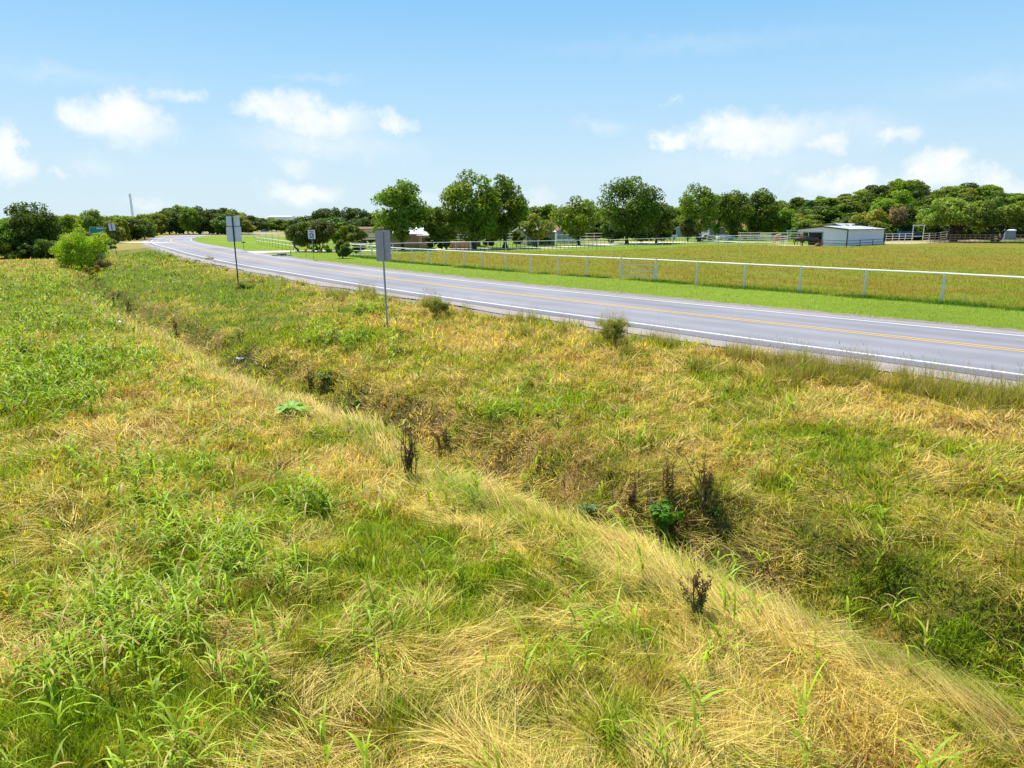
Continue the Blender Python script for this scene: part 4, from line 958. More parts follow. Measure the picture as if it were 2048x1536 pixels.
# ------------------------------------------------------------------ buildings
def wallbox(o, name, a, b, zb, zt, mat_, thick=.12, rib=0):
    """a wall from a to b (2D, local), optionally ribbed like metal siding"""
    a, b = Vector(a), Vector(b); d = (b - a); Ln = d.length; d.normalize(); nrm = Vector((d.y, -d.x))
    m = MB()
    if not rib:
        pts = [a + nrm * 0, b + nrm * 0, b - nrm * thick, a - nrm * thick]
        m.add([(p.x, p.y, zb) for p in pts] + [(p.x, p.y, zt) for p in pts], [(0, 1, 2, 3), (4, 7, 6, 5), (0, 4, 5, 1), (1, 5, 6, 2), (2, 6, 7, 3), (3, 7, 4, 0)])
    else:
        k = int(Ln / rib); prof = []
        for i in range(k):
            s0 = i * Ln / k; w_ = Ln / k
            for f_, dd_ in ((0, 0), (.62, 0), (.72, .05), (.9, .05), (1, 0)):
                prof.append((s0 + f_ * w_, dd_))
        vs = []; fs = []
        for s_, dd_ in prof:
            p = a + d * s_ + nrm * dd_; vs += [(p.x, p.y, zb), (p.x, p.y, zt)]
        for i in range(len(prof) - 1): fs.append((2 * i, 2 * i + 2, 2 * i + 3, 2 * i + 1))
        m.add(vs, fs)
        pts = [a - nrm * .01, b - nrm * .01, b - nrm * thick, a - nrm * thick]
        m.add([(p.x, p.y, zb) for p in pts] + [(p.x, p.y, zt) for p in pts], [(0, 1, 2, 3), (4, 7, 6, 5), (0, 4, 5, 1), (1, 5, 6, 2), (2, 6, 7, 3), (3, 7, 4, 0)])
    return m.build(name, mat_, o)
def house(name, label, A, ang, Lx, Ly, eave, ridge, mw, mr, ridge_dir='x', over=.3, wins=(), doors=(), mtrim=None, cat='house', rib=0, group=None):
    """box Lx (along local x, the front) by Ly deep, A = front left corner on the ground; gables at the ends of the ridge"""
    z = hz(*A); o = empty(name, (A[0], A[1], z), ang, label, cat, group)
    m = MB(); H = eave
    if ridge_dir == 'x':
        prof = [(0, -.3), (Ly, -.3), (Ly, H), (Ly / 2, ridge), (0, H)]
        m.prism(prof, 0, Lx, 'yz')
    else:
        prof = [(0, -.3), (Lx, -.3), (Lx, H), (Lx / 2, ridge), (0, H)]
        m.prism(prof, 0, Ly, 'xz')
    w_ = m.build('wall', mw, o)
    if rib:
        r_ = MB(); k = int(Lx / rib)
        for i in range(k + 1):
            xx = min(max(i * Lx / k, .03), Lx - .03); top = H if ridge_dir == 'x' else H + (ridge - H) * (1 - abs(xx - Lx / 2) / (Lx / 2)) - .05
            r_.box((xx, -.02, top / 2), (.05, .04, top - .02))
        r_.build('batten', mw, w_)
    t_ = .12; rf = MB()
    span = Ly if ridge_dir == 'x' else Lx; sl = (ridge - H) / (span / 2)
    for sgn in (0, 1):
        e0 = -over; e1 = span / 2
        pr = [(e0, H - over * sl + .02), (e1, ridge + .02), (e1, ridge + t_ + .02), (e0, H - over * sl + t_ + .02)]
        if sgn: pr = [(span - a_, b_) for a_, b_ in pr]
        if ridge_dir == 'x': rf.prism(pr, -over, Lx + over, 'yz')
        else: rf.prism(pr, -over, Ly + over, 'xz')
    rf.build('roof', mr, o)
    if mtrim:
        tm = MB()
        if ridge_dir == 'y':
            for a_, b_ in (((-over, H - over * sl), (Lx / 2, ridge)), ((Lx + over, H - over * sl), (Lx / 2, ridge))):
                tm.add([(a_[0], -over - .03, a_[1] - .12), (b_[0], -over - .03, b_[1] - .12), (b_[0], -over - .03, b_[1] + .16), (a_[0], -over - .03, a_[1] + .16),
                        (a_[0], -over - .003, a_[1] - .12), (b_[0], -over - .003, b_[1] - .12), (b_[0], -over - .003, b_[1] + .16), (a_[0], -over - .003, a_[1] + .16)],
                       [(0, 1, 2, 3), (4, 7, 6, 5), (0, 4, 5, 1), (2, 6, 7, 3), (0, 3, 7, 4), (1, 5, 6, 2)])
        for xx in (.06, Lx - .06): tm.box((xx, -.03, H / 2), (.12, .06, H))
        tm.build('trim', mtrim, o)
    for (x0, x1, z0, z1) in wins:
        f_ = MB().box(((x0 + x1) / 2, -.05, (z0 + z1) / 2), (x1 - x0 + .2, .08, z1 - z0 + .2)).build('window', M_signwhite, o)
        MB().box(((x0 + x1) / 2, -.10, (z0 + z1) / 2), (x1 - x0, .03, z1 - z0)).build('pane', M_glass, f_)
    for (x0, x1, z1) in doors:
        MB().box(((x0 + x1) / 2, -.04, z1 / 2), (x1 - x0, .07, z1)).build('door', M_glass, o)
    return o
def corner(px, py): return un(px, py)
house('ranch_shed', 'long tan metal shed with pale roof behind the tall airy oak', corner(757, 497.5), .05, 7.0, 7, 2.35, 3.3, M_tan, M_metalroof, 'x', cat='shed', rib=.35)
house('brick_cottage', 'small pink brick cottage with white door just right of the long tan shed', corner(838, 497.5), .05, 1.7, 4, 2.1, 2.6, M_brick, M_metalroof, 'x', wins=((.5, 1.2, 1.0, 1.8),), cat='cottage')
house('golden_house', 'golden wood sided house with dark windows left of the biggest oak trunk', corner(893, 493.5), .02, 5.9, 8, 2.75, 3.9, M_tan2, M_metalroof, 'y', wins=((1.45, 2.1, 1.35, 2.2), (2.5, 4.1, 1.25, 2.35)), mtrim=M_trim, cat='house', over=.45)
house('stone_wall', 'low pinkish masonry wall in front of the golden wood house', corner(898, 496.6), .0, 3.9, .4, .9, .95, M_brick, M_stone, 'x', cat='wall', over=.05)
house('tan_barn', 'tan metal barn with white roof and black corner post between the small trees', corner(1054.5, 491.5), .32, 5.5, 8, 2.5, 3.3, M_tan, M_shedroof, 'x', mtrim=M_trim, cat='barn', rib=.3)
house('gable_barn', 'grey gabled barn end with sloping white roof behind the leaning oak', corner(1026, 488), -.15, 3.2, 6, 2.6, 3.4, M_grey, M_shedroof, 'y', mtrim=M_trim, cat='barn', rib=.3)
house('blue_grey_house', 'blue grey house with brown shingle roof partly hidden by the yellow green tree', corner(1113, 486.5), .1, 5.2, 7, 2.7, 4.4, M_bluegrey, M_brownroof, 'x', wins=((1.3, 1.9, 1.5, 2.3),), mtrim=M_signwhite, cat='house')
house('pale_barn', 'pale roofed grey barn seen under the open crowned oak', corner(1352, 474), -.3, 6.5, 9, 2.8, 5.0, M_grey, M_metalroof, 'y', mtrim=M_signwhite, cat='barn')
house('tan_house', 'long tan house with brown roof half hidden behind the dark oaks', corner(1418, 477), .02, 12, 8, 2.9, 4.6, M_grey, M_brownroof, 'x', wins=((2, 3, 1.3, 2.2), (8.5, 9.5, 1.3, 2.2)), doors=((5.8, 7.0, 2.3),), cat='house', rib=.4)
house('far_warehouse', 'long white building on the skyline beyond the far straight of the road', un(538, 461.4), 0, 15, 12, 9.0, 9.5, M_carwhite, M_signwhite, 'x', cat='warehouse')
house('panel_hut', 'small grey green panel hut inside the rusty brown corral', corner(2008, 483), 0, 2.5, 2.0, 2.0, 2.2, M_bluegrey, M_metalroof, 'x', cat='hut', over=.1)
# the white horse shed: open at the left of its gable end
A = Vector((*un(1692.4, 492), 0)); B = Vector((*un(1765.3, 487.8), 0)); dx_ = (B - A); Ls = dx_.length; ang = math.atan2(dx_.y, dx_.x)
o = empty('horse_shed', (A.x, A.y, hz(A.x, A.y)), ang, 'white metal horse shed with dark trim and one open bay at the pasture edge', 'shed')
Wd = 9.2; He, Hr = 2.98, 3.5
wallbox(o, 'long_wall', (0, 0), (Ls, 0), -.2, He, M_shed, rib=.32)
wallbox(o, 'end_wall', (0, 4.4), (0, 0), -.2, He, M_shed, rib=.32)
wallbox(o, 'back_wall', (Ls, Wd), (5.2, Wd), -.2, He, M_shed, rib=.6)
wallbox(o, 'partition', (.1, 4.4), (5.2, 4.4), -.2, He, M_trim)
wallbox(o, 'partition', (5.2, 4.5), (5.2, Wd - .1), -.2, He, M_trim)
wallbox(o, 'far_end_wall', (Ls, 0), (Ls, Wd), -.2, He, M_shed, rib=.6)
g_ = MB(); g_.prism([(0, 2.45), (Wd, 2.45), (Wd, He), (Wd / 2, Hr), (0, He)], -.06, .05, 'yz')
gb_ = g_.build('gable_panel', M_shed, o)
rf = MB()
for s_ in (0, 1):
    pr = [(-.25, He - .02), (Wd / 2, Hr + .02), (Wd / 2, Hr + .1), (-.25, He + .06)]
    if s_: pr = [(Wd - a_, b_) for a_, b_ in pr]
    rf.prism(pr, -.3, Ls + .3, 'yz')
rfo = rf.build('roof', M_shedroof, o)
sm_ = MB()
for i in range(int(Ls / .9)):
    xx = .4 + i * .9
    sm_.add([(xx - .03, -.25, He + .065), (xx + .03, -.25, He + .065), (xx + .03, Wd / 2, Hr + .105), (xx - .03, Wd / 2, Hr + .105), (xx - .03, -.25, He + .10), (xx + .03, -.25, He + .10), (xx + .03, Wd / 2, Hr + .14), (xx - .03, Wd / 2, Hr + .14)],
            [(4, 5, 6, 7), (0, 4, 7, 3), (1, 2, 6, 5), (0, 1, 5, 4), (3, 7, 6, 2)])
sm_.build('seam', M_shedroof, rfo)
tm = MB()
for a_, b_ in (((-.27, He), (Wd / 2, Hr + .04)), ((Wd + .27, He), (Wd / 2, Hr + .04))):
    vs = []
    for xx in (-.36, -.31):
        vs += [(xx, a_[0], a_[1] - .14), (xx, b_[0], b_[1] - .14), (xx, b_[0], b_[1] + .09), (xx, a_[0], a_[1] + .09)]
    tm.add(vs, [(0, 1, 2, 3), (4, 7, 6, 5), (0, 4, 5, 1), (2, 6, 7, 3), (0, 3, 7, 4), (1, 5, 6, 2)])
tm.box((-.04, -.06, He / 2 - .1), (.22, .14, He)); tm.box((Ls + .04, -.08, He / 2 - .1), (.16, .14, He)); tm.box((Ls / 2, -.30, He + .0), (Ls + .6, .06, .10))
tm.build('trim', M_trim, o)
op = MB(); op.box((-.1, 4.46, 1.2), (.14, .12, 2.5)).box((-.1, Wd / 2 + 2.2, 2.43), (.14, Wd - 4.4, .10)).box((-.1, Wd - .06, 1.2), (.14, .12, 2.5))
op.build('opening_trim', M_tealtrim, o)
# lean-to frame beside it
L0 = Vector((*un(1573, 490.3), 0)); L1 = Vector((*un(1604, 489.5), 0))
o = empty('lean_to_frame', L0, 0, 'pale pipe frame beside the open bay of the horse shed', 'pipe frame')
dv = L1 - L0
for p in (Vector(), dv): MB().tube([p + Vector((0, 0, -.2)), p + Vector((0, 0, 2.75))], .06, 8).build('post', M_white, o)
MB().tube([Vector((-.3, 0, 2.75)), dv + Vector((0, 0, 2.75))], .08, 8).build('beam', M_tealtrim, o)
# dark fence before the shed
DF = [un(1603.5, 492.5), un(1647, 493), un(1692, 495.5), un(1720, 493), un(1745, 491), un(1769, 489.6)]
fence('dark_fence', 'dark two rail pipe fence tight against the front of the white horse shed', DF, [1604, 1692, 1719.5, 1745, 1768], [.62, 1.12], 1.22, .07, .045, M_trim, M_trim)
# grey roof behind
house('back_shed', 'low dark roofed shed showing just above the white shed roof', un(1690, 483), .6, 17, 6, 3.3, 4.05, M_grey, M_grey, 'x', cat='shed')
# ------------------------------------------------------------------ signs and posts
def txt(body, size, mat_, parent, loc, rot, name='lettering', ex=.004, off=.004):
    c = bpy.data.curves.new(name, 'FONT'); c.body = body; c.size = size; c.align_x = 'CENTER'; c.align_y = 'CENTER'; c.extrude = ex; c.offset = size * .02
    c.offset = off; tmp = bpy.data.objects.new('tmp', c); COL.objects.link(tmp); bpy.context.view_layer.update()
    me = bpy.data.meshes.new_from_object(tmp.evaluated_get(bpy.context.evaluated_depsgraph_get())); me.name = name; bpy.data.objects.remove(tmp)
    me.materials.clear(); me.materials.append(mat_); o = link(name, me, parent); o.location = loc; o.rotation_euler = rot; return o
def rpanel(w_, h, t_=.006, r=.06, n=4):
    pts = []
    for cx, cz, a0 in ((w_ / 2 - r, h / 2 - r, 0), (-w_ / 2 + r, h / 2 - r, 90), (-w_ / 2 + r, -h / 2 + r, 180), (w_ / 2 - r, -h / 2 + r, 270)):
        for i in range(n + 1):
            a_ = math.radians(a0 + 90 * i / n); pts.append((cx + r * math.cos(a_), cz + r * math.sin(a_)))
    return pts
def lean_to(o, base, top_world):
    """lean a sign so that its top stands over the given point"""
    v_ = (top_world - base).normalized(); q_ = Vector((0, 0, 1)).rotation_difference(v_); o.rotation_mode = 'QUATERNION'; return q_
def signpost(label, px, py, ptx, pty, yaw, panels, mp, post_r=.035, mat_panel=None, extra=0.0, name='road_sign', square=False, cat='road sign'):
    b = ground(px, py); top = at(ptx, pty, b.y); Ln = (top - b).length
    o = empty(name, b, 0, label, cat)
    q_ = lean_to(o, b, top); o.rotation_quaternion = q_ @ Matrix.Rotation(yaw, 3, 'Z').to_quaternion()
    if square:
        m = MB().box((0, 0, (Ln + extra) / 2 - .15), (post_r * 2, post_r * 2, Ln + extra + .3)); po = m.build('post', mp, o, bevel=.005)
    else:
        po = MB().tube([(0, 0, -.3), (0, 0, Ln + extra)], post_r, 14).build('post', mp, o, smooth=False)
    for (w_, h, zt, mt) in panels:
        pr = [(a_, b_ + Ln - zt - h / 2) for a_, b_ in rpanel(w_, h)]
        pn = MB().prism(pr, post_r + .012, post_r + .018, 'xz').build('panel', mt, o)
        br = MB()
        for fz in (.25, .75): br.box((0, post_r + .005, Ln - zt - h * fz), (post_r * 3.2, .012, .05)).tube([(0, -post_r - .012, Ln - zt - h * fz), (0, post_r + .02, Ln - zt - h * fz)], .009, 6)
        br.build('bracket', M_galv, o)
    return o, Ln
s1, L1_ = signpost('bare back of a tall grey sign panel on a steel post in the weeds', 775.5, 660, 763.5, 463, math.radians(-14), ((.64, 1.22, -.05, M_galv),), M_galv, .038)
# the post of this sign ends a little under the panel's top edge
s2, L2_ = signpost('two bare sign backs stacked on one dark steel post beside the bend', 477, 571, 464, 433, math.radians(-6), ((.98, .66, -.02, M_back), (1.08, 1.02, .68, M_back)), M_darkmetal, .045)
s3, L3_ = signpost('leaning square sign seen from its pale back on a thin dark post', 233, 508.5, 222, 447, math.radians(-4), ((1.02, 1.08, -.02, M_back),), M_darkmetal, .04)
s4, L4_ = signpost('white SPEED LIMIT 55 sign on a thin steel post beyond the road', 627.5, 519.8, 622.5, 459.6, math.radians(4), (), M_galv, .03)
pw, ph = .80, .98
pr = [(a_, b_ + L4_ - ph / 2) for a_, b_ in rpanel(pw, ph)]
pn = MB().prism(pr, -.055, -.04, 'xz').build('panel', M_signwhite, s4)
m = MB(); bo = rpanel(pw - .05, ph - .05, r=.05); bi = rpanel(pw - .08, ph - .08, r=.04); k = len(bo)
m.add([(a_, -.0565, b_ + L4_ - ph / 2) for a_, b_ in bo] + [(a_, -.0565, b_ + L4_ - ph / 2) for a_, b_ in bi], [(i, (i + 1) % k, (i + 1) % k + k, i + k) for i in range(k)])
m.build('border', M_black, pn)
R90 = (math.pi / 2, 0, 0)
txt('SPEED', .20, M_black, pn, (0, -.058, L4_ - .19), R90); txt('LIMIT', .20, M_black, pn, (0, -.058, L4_ - .38), R90); txt('55', .56, M_black, pn, (0, -.058, L4_ - .70), R90, off=.02)
# green guide sign half behind the bright bush
gp = at(194, 460.5, 98); gz = hz(gp.x, gp.y)
o = empty('guide_sign', (gp.x, gp.y, gz), math.radians(8), 'green guide sign with white lettering half hidden by the bright yellow green bush', 'road sign')
hh = gp.z - gz; pr = [(a_, b_ + hh) for a_, b_ in rpanel(1.9, .95, r=.12)]
pn = MB().prism(pr, -.03, 0, 'xz').build('panel', M_signgreen, o)
bo = rpanel(1.84, .89, r=.11); bi = rpanel(1.78, .83, r=.09); k = len(bo); m = MB()
m.add([(a_, -.032, b_ + hh) for a_, b_ in bo] + [(a_, -.032, b_ + hh) for a_, b_ in bi], [(i, (i + 1) % k, (i + 1) % k + k, i + k) for i in range(k)]); m.build('border', M_signwhite, pn)
m = MB()
for i, hh_ in enumerate((.14, .22, .14, .14, .2, .14)): m.box((.02 + i * .14, -.034, hh + .16 + hh_ / 2), (.09, .004, hh_))
m.build('lettering', M_signwhite, pn)
for sx in (-.6, .6): MB().tube([(sx, .05, -.2), (sx, .05, hh + .4)], .04, 8).build('post', M_galv, o)
# business board
b0 = Vector((*un(723.5, 500), 0)); b1 = Vector((*un(765, 500), 0)); dW = (b1 - b0).length
o = empty('business_board', (b0.x, b0.y, hz(b0.x, b0.y)), math.atan2(b1.y - b0.y, b1.x - b0.x), 'cream business board in a red brown timber frame behind the roadside sign panel', 'sign board')
sc_ = b0.y / F; zt_, zb_ = HC + (450 - 458.5) * sc_, HC + (450 - 478) * sc_
for xx in (.08, dW - .08): MB().box((xx, 0, zt_ / 2 - .1), (.22, .16, zt_ + .25)).build('post', M_redframe, o)
MB().box((dW / 2, 0, zt_ + .08), (dW + .1, .2, .14)).box((dW / 2, 0, zb_ - .08), (dW - .36, .12, .10)).build('frame', M_redframe, o)
MB().prism([(-.55, zt_ + .1), (-.5, zt_ + .04), (.5, zt_ + .04), (.55, zt_ + .1), (0, zt_ + .42)], -.5, dW + .5, 'yz').build('roof', M_brownroof, o)
bd = MB().box((dW / 2, 0, (zt_ + zb_) / 2), (dW - .37, .06, zt_ - zb_ - .02)).build('board', M_cream, o)
txt('S Pet Pa', .50, M_black, bd, (dW / 2 - .15, -.035, zt_ - .42), R90)
m = MB(); random.seed(3)
xx = .45
while xx < dW - .5: l_ = random.uniform(.05, .14); m.box((xx + l_ / 2, -.034, zb_ + .32), (l_, .004, .07)); xx += l_ + .03
m.build('small_lettering', M_red, bd)
# small signs, markers, boxes and poles by the bend
def small_post(name, label, px, py, top_px, r_, mp, cat):
    b = ground(px, py); h = at(px, top_px, b.y).z - b.z; o = empty(name, b, 0, label, cat)
    MB().tube([(0, 0, -.2), (0, 0, h)], r_, 8).build('post', mp, o); return o, h
o, h = small_post('road_sign', 'pale diamond sign facing the bend before the far wood', 376.5, 465, 451, .05, M_galv, 'road sign')
MB().prism([(0, -.75), (.75, 0), (0, .75), (-.75, 0)], -.08, -.06, 'xz').build('panel', M_signyellow, o).location.z = h - .1
o, h = small_post('road_sign', 'tiny pale triangular sign by the far straight of the road', 508, 464, 455, .06, M_galv, 'road sign')
MB().prism([(0, .8), (-.7, -.5), (.7, -.5)], -.09, -.06, 'xz').build('panel', M_signwhite, o).location.z = h - .4
o, h = small_post('storage_tank', 'white tank on a stubby stand beyond the far edge of the bend', 366.5, 466, 460, .3, M_signwhite, 'tank')
MB().tube([(-1.5, 0, h + .35), (-1.3, 0, h + .35), (1.3, 0, h + .35), (1.5, 0, h + .35)], [.25, .48, .48, .25], 14).build('barrel', M_signwhite, o, smooth=True)
o, h = small_post('mailbox', 'black mailbox on a thin dark post at the edge of the bright verge', 488, 500.5, 485.5, .035, M_black, 'mailbox')
mb_ = MB(); pts = [(.11 * math.cos(a_), .10 + .11 * math.sin(a_)) for a_ in np.linspace(0, math.pi, 9)]; mb_.prism([(-.11, 0)] + pts[::-1][1:-1] + [(.11, 0)], -.28, .28, 'yz'); bx_ = mb_.build('box', M_black, o); bx_.location.z = h
MB().box((.1, -.13, .2), (.02, .02, .16)).box((.13, -.13, .26), (.07, .02, .05)).build('flag', M_red, bx_)
o, h = small_post('marker_flag', 'small orange marker on a thin stake just left of the speed limit sign', 612.5, 516, 502, .02, M_darkmetal, 'marker')
MB().add([(-.14, 0, h - .02), (.16, .02, h + .03), (.14, .05, h + .30), (-.12, .0, h + .27), (.02, -.05, h + .15)], [(0, 1, 4), (1, 2, 4), (2, 3, 4), (3, 0, 4)]).build('flag', M_orange, o).modifiers.new('s', 'SOLIDIFY').thickness = .01
o, h = small_post('delineator', 'short grey green delineator post beside the driveway mouth', 582, 511, 498, .045, M_darkmetal, 'marker post')
MB().box((0, -.05, h - .12), (.10, .01, .2)).build('reflector', M_signwhite, o)
def upole(label, px, py, top, trans, arm=True, r_=.14):
    o, h = small_post('utility_pole', label, px, py, top, r_, M_bark, 'utility pole')
    if arm: MB().box((0, 0, h - .5), (2.0, .12, .14)).build('crossarm', M_bark, o)
    if trans: MB().tube([(.38, 0, h - 3.6), (.38, 0, h - 2.4)], .3, 12).build('transformer', M_signwhite, o)
upole('tall wooden utility pole with a white transformer before the far wood', 404.5, 463.5, 421, True)
upole('short utility pole at the left end of the far wood', 330.5, 468.5, 439, False, r_=.1)
# culvert end beside the driveway mouth
c0 = ground(565, 511.5)
o = empty('culvert', (c0.x, c0.y, c0.z), .2, 'dark culvert pipe end with broken pale stones beside the driveway mouth', 'culvert')
MB().tube([(-.7, 0, .16), (.5, 0, .18)], .17, 14).build('pipe', M_darkmetal, o)
for i in range(9):
    a_ = MB(); x_ = -1.1 + i * .28; s_ = random.uniform(.1, .2)
    vs = [(x_ + s_ * math.cos(t_) * random.uniform(.7, 1.2), -.3 + s_ * math.sin(t_) * random.uniform(.7, 1.1), z_) for z_ in (0, s_ * .9) for t_ in np.linspace(0, 5.2, 6)]
    a_.add(vs, [tuple(range(6))[::-1], tuple(range(6, 12))] + [(j, (j + 1) % 6, (j + 1) % 6 + 6, j + 6) for j in range(6)]); a_.build('stone', M_stone, o)
# lattice mast over the hedge
b = Vector((*un(270, 466.5), 0)); b.z = hz(b.x, b.y); tp = at(259.5, 387, b.y); Ln = (tp - b).length
o = empty('lattice_mast', b, 0, 'leaning steel lattice mast rising over the trees of the side road', 'mast'); o.rotation_mode = 'QUATERNION'
o.rotation_quaternion = Vector((0, 0, 1)).rotation_difference((tp - b).normalized())
cs_ = [(.45 * math.cos(a_), .45 * math.sin(a_)) for a_ in (0, 2.094, 4.189)]
for c in cs_: MB().tube([(c[0], c[1], 0), (c[0], c[1], Ln)], .09, 6).build('leg', M_galv, o)
m = MB(); i = 0; zz = 0
while zz < Ln - 1:
    for j in range(3):
        a_, b_ = cs_[j], cs_[(j + 1) % 3]; m.tube([(a_[0], a_[1], zz), (b_[0], b_[1], zz + 1.0)], .035, 5).tube([(a_[0], a_[1], zz + 1), (b_[0], b_[1], zz + 1.0)], .035, 5)
    zz += 1.0
m.build('bracing', M_galv, o)
# ------------------------------------------------------------------ vehicles
def vehicle(name, label, loc, rz, L_, W_, prof, cab, mbody, cat, group=None, wheel=.36, wins=None):
    """prof: side outline of the lower body (x, z); cab: outline of the glasshouse"""
    o = empty(name, loc, rz, label, cat, group)
    MB().prism(prof, -W_ / 2, W_ / 2, 'xz').build('body', mbody, o, bevel=.07)
    cb = MB(); n_ = len(cab); ins = .12
    vs = [(a_, -W_ / 2 + (.04 if z_ < cab[0][1] + .05 else ins), z_) for a_, z_ in cab] + [(a_, W_ / 2 - (.04 if z_ < cab[0][1] + .05 else ins), z_) for a_, z_ in cab]
    cb.add(vs, [tuple(range(n_))[::-1], tuple(range(n_, 2 * n_))] + [(i, (i + 1) % n_, (i + 1) % n_ + n_, i + n_) for i in range(n_)])
    co_ = cb.build('cab', mbody, o, bevel=.05)
    xs = [a_ for a_, _ in cab]; z0 = cab[0][1]; z1 = max(z_ for _, z_ in cab); x0, x1 = cab[0][0], cab[-1][0]; t0, t1 = cab[1][0], cab[-2][0]
    for s_ in (-1, 1):
        y0 = s_ * (W_ / 2 - .03); y1 = s_ * (W_ / 2 - ins + .02)
        def P(x_, f_): return (x_, y0 + (y1 - y0) * f_, z0 + (z1 - z0) * f_)
        mid = (x0 + x1) / 2
        for a_, b_, a2, b2 in ((x0 + .18, mid - .05, t0 + .10, mid - .05), (mid + .05, x1 - .18, mid + .05, t1 - .10)):
            MB().add([P(a_, .15), P(b_, .15), P(b2, .86), P(a2, .86)], [(0, 1, 2, 3)]).build('window', M_glass, o).modifiers.new('s', 'SOLIDIFY').thickness = .02
    for xa, xb, nx in ((x0, t0, -1), (x1, t1, 1)):
        y_ = W_ / 2 - .16; e_ = .015 * nx
        MB().add([(xa + (xb - xa) * .12 + e_, -y_, z0 + (z1 - z0) * .12), (xa + (xb - xa) * .12 + e_, y_, z0 + (z1 - z0) * .12), (xa + (xb - xa) * .88 + e_, y_ - .06, z0 + (z1 - z0) * .88), (xa + (xb - xa) * .88 + e_, -y_ + .06, z0 + (z1 - z0) * .88)], [(0, 1, 2, 3)]).build('windscreen', M_glass, o).modifiers.new('s', 'SOLIDIFY').thickness = .02
    for wx in (-L_ * .31, L_ * .31):
        for s_ in (-1, 1):
            w_ = MB().tube([(wx, s_ * (W_ / 2 - .22), wheel), (wx, s_ * (W_ / 2 + .02), wheel)], wheel, 18).build('wheel', M_rubber, o)
            MB().tube([(wx, s_ * (W_ / 2 + .0), wheel), (wx, s_ * (W_ / 2 + .035), wheel)], wheel * .55, 12).build('rim', M_chrome, w_)
    for s_ in (-1, 1):
        MB().box((L_ / 2 - .02, s_ * (W_ / 2 - .25), prof[2][1] - .18), (.06, .3, .16)).build('headlight', M_chrome, o)
    return o
PICK = [(-2.8, .45), (2.8, .45), (2.8, 1.08), (1.35, 1.18), (-2.8, 1.16)]; PCAB = [(-1.0, 1.14), (-.75, 1.86), (.65, 1.88), (1.35, 1.14)]
SED = [(-2.3, .35), (2.3, .35), (2.28, .80), (1.2, .95), (-1.5, .98), (-2.3, .88)]; SCAB = [(-1.55, .93), (-.85, 1.42), (.35, 1.44), (1.2, .93)]
def gl(px, py): p = un(px, py); return (p[0], p[1], hz(*p) + .03)
vehicle('pickup_truck', 'white crew pickup parked side on in the yard beyond the narrow dark oak', gl(1334, 479), .5, 5.6, 2.0, PICK, PCAB, M_carwhite, 'pickup truck', 'vehicles parked in the ranch yard')
vehicle('pickup_truck', 'white pickup parked nose on at the left of the crew pickup', gl(1301, 479.5), -1.4, 5.6, 2.0, PICK, PCAB, M_carwhite, 'pickup truck', 'vehicles parked in the ranch yard')
vehicle('parked_car', 'black car in the shade beneath the open crowned oak', gl(1411, 482), .2, 4.6, 1.85, SED, SCAB, M_cardark, 'car', 'vehicles parked in the ranch yard')
vehicle('parked_car', 'lavender white car parked behind the five rail corral fence', gl(1450, 480.5), .15, 4.6, 1.85, SED, SCAB, M_carwhite, 'car', 'vehicles parked in the ranch yard')
vehicle('moving_car', 'dark blue car far off on the straight beyond the bend', (-140, 412, .02), 1.0, 4.6, 1.9, SED, SCAB, M_carblue, 'car')
def trailer(name, label, loc, rz, L_, W_, H_, m_, cat):
    o = empty(name, loc, rz, label, cat)
    MB().prism([(-L_ / 2, .55), (L_ / 2, .55), (L_ / 2 + .25, H_ * .6), (L_ / 2, H_), (-L_ / 2, H_)], -W_ / 2, W_ / 2, 'xz').build('body', m_, o, bevel=.08)
    for s_ in (-1, 1):
        MB().box((0, s_ * (W_ / 2 + .012), H_ * .72), (L_ * .85, .02, .18)).build('side_slot', M_glass, o)
        for wx in (-.5, .4): MB().tube([(wx, s_ * (W_ / 2 - .2), .36), (wx, s_ * (W_ / 2 + .03), .36)], .36, 14).build('wheel', M_rubber, o)
    MB().tube([(L_ / 2, 0, .55), (L_ / 2 + 1.2, 0, .5)], .06, 8).build('drawbar', M_black, o)
    return o
trailer('stock_trailer', 'dark blue stock trailer behind the rails of the tall gate frame', gl(1815, 482), .1, 5.2, 2.0, 2.0, M_carblue, 'trailer')
trailer('stock_trailer', 'lavender grey stock trailer right of the dark blue one', gl(1872, 480.5), -.1, 4.6, 2.0, 1.6, mat('lavender_paint', (.30, .28, .38), .4, .05, 1), 'trailer')
trailer('stock_trailer', 'white trailer under the left of the broad low crowned tree', gl(1884, 474.5), .1, 4.4, 2.0, 2.7, M_carwhite, 'trailer')
# red hay feeder
f0 = un(1557, 486.5)
o = empty('hay_feeder', (f0[0], f0[1], hz(*f0)), .05, 'rusty red slatted hay feeder piled with hay inside the corral', 'hay feeder')
MB().box((0, -.5, .95), (1.8, .06, .9)).box((0, .5, .95), (1.8, .06, .9)).box((-.9, 0, .95), (.06, 1.0, .9)).box((.9, 0, .95), (.06, 1.0, .9)).build('side_panel', M_red, o)
for sx in (-.85, .85):
    for sy in (-.45, .45): MB().box((sx, sy, .3), (.1, .1, .7)).build('leg', M_red, o)
hv = MB(); hv.tube([(-.75, 0, 1.35), (-.3, 0, 1.55), (.3, .0, 1.6), (.75, 0, 1.4)], [.3, .42, .4, .25], 9); hv.build('hay', M_hay, o, smooth=True)
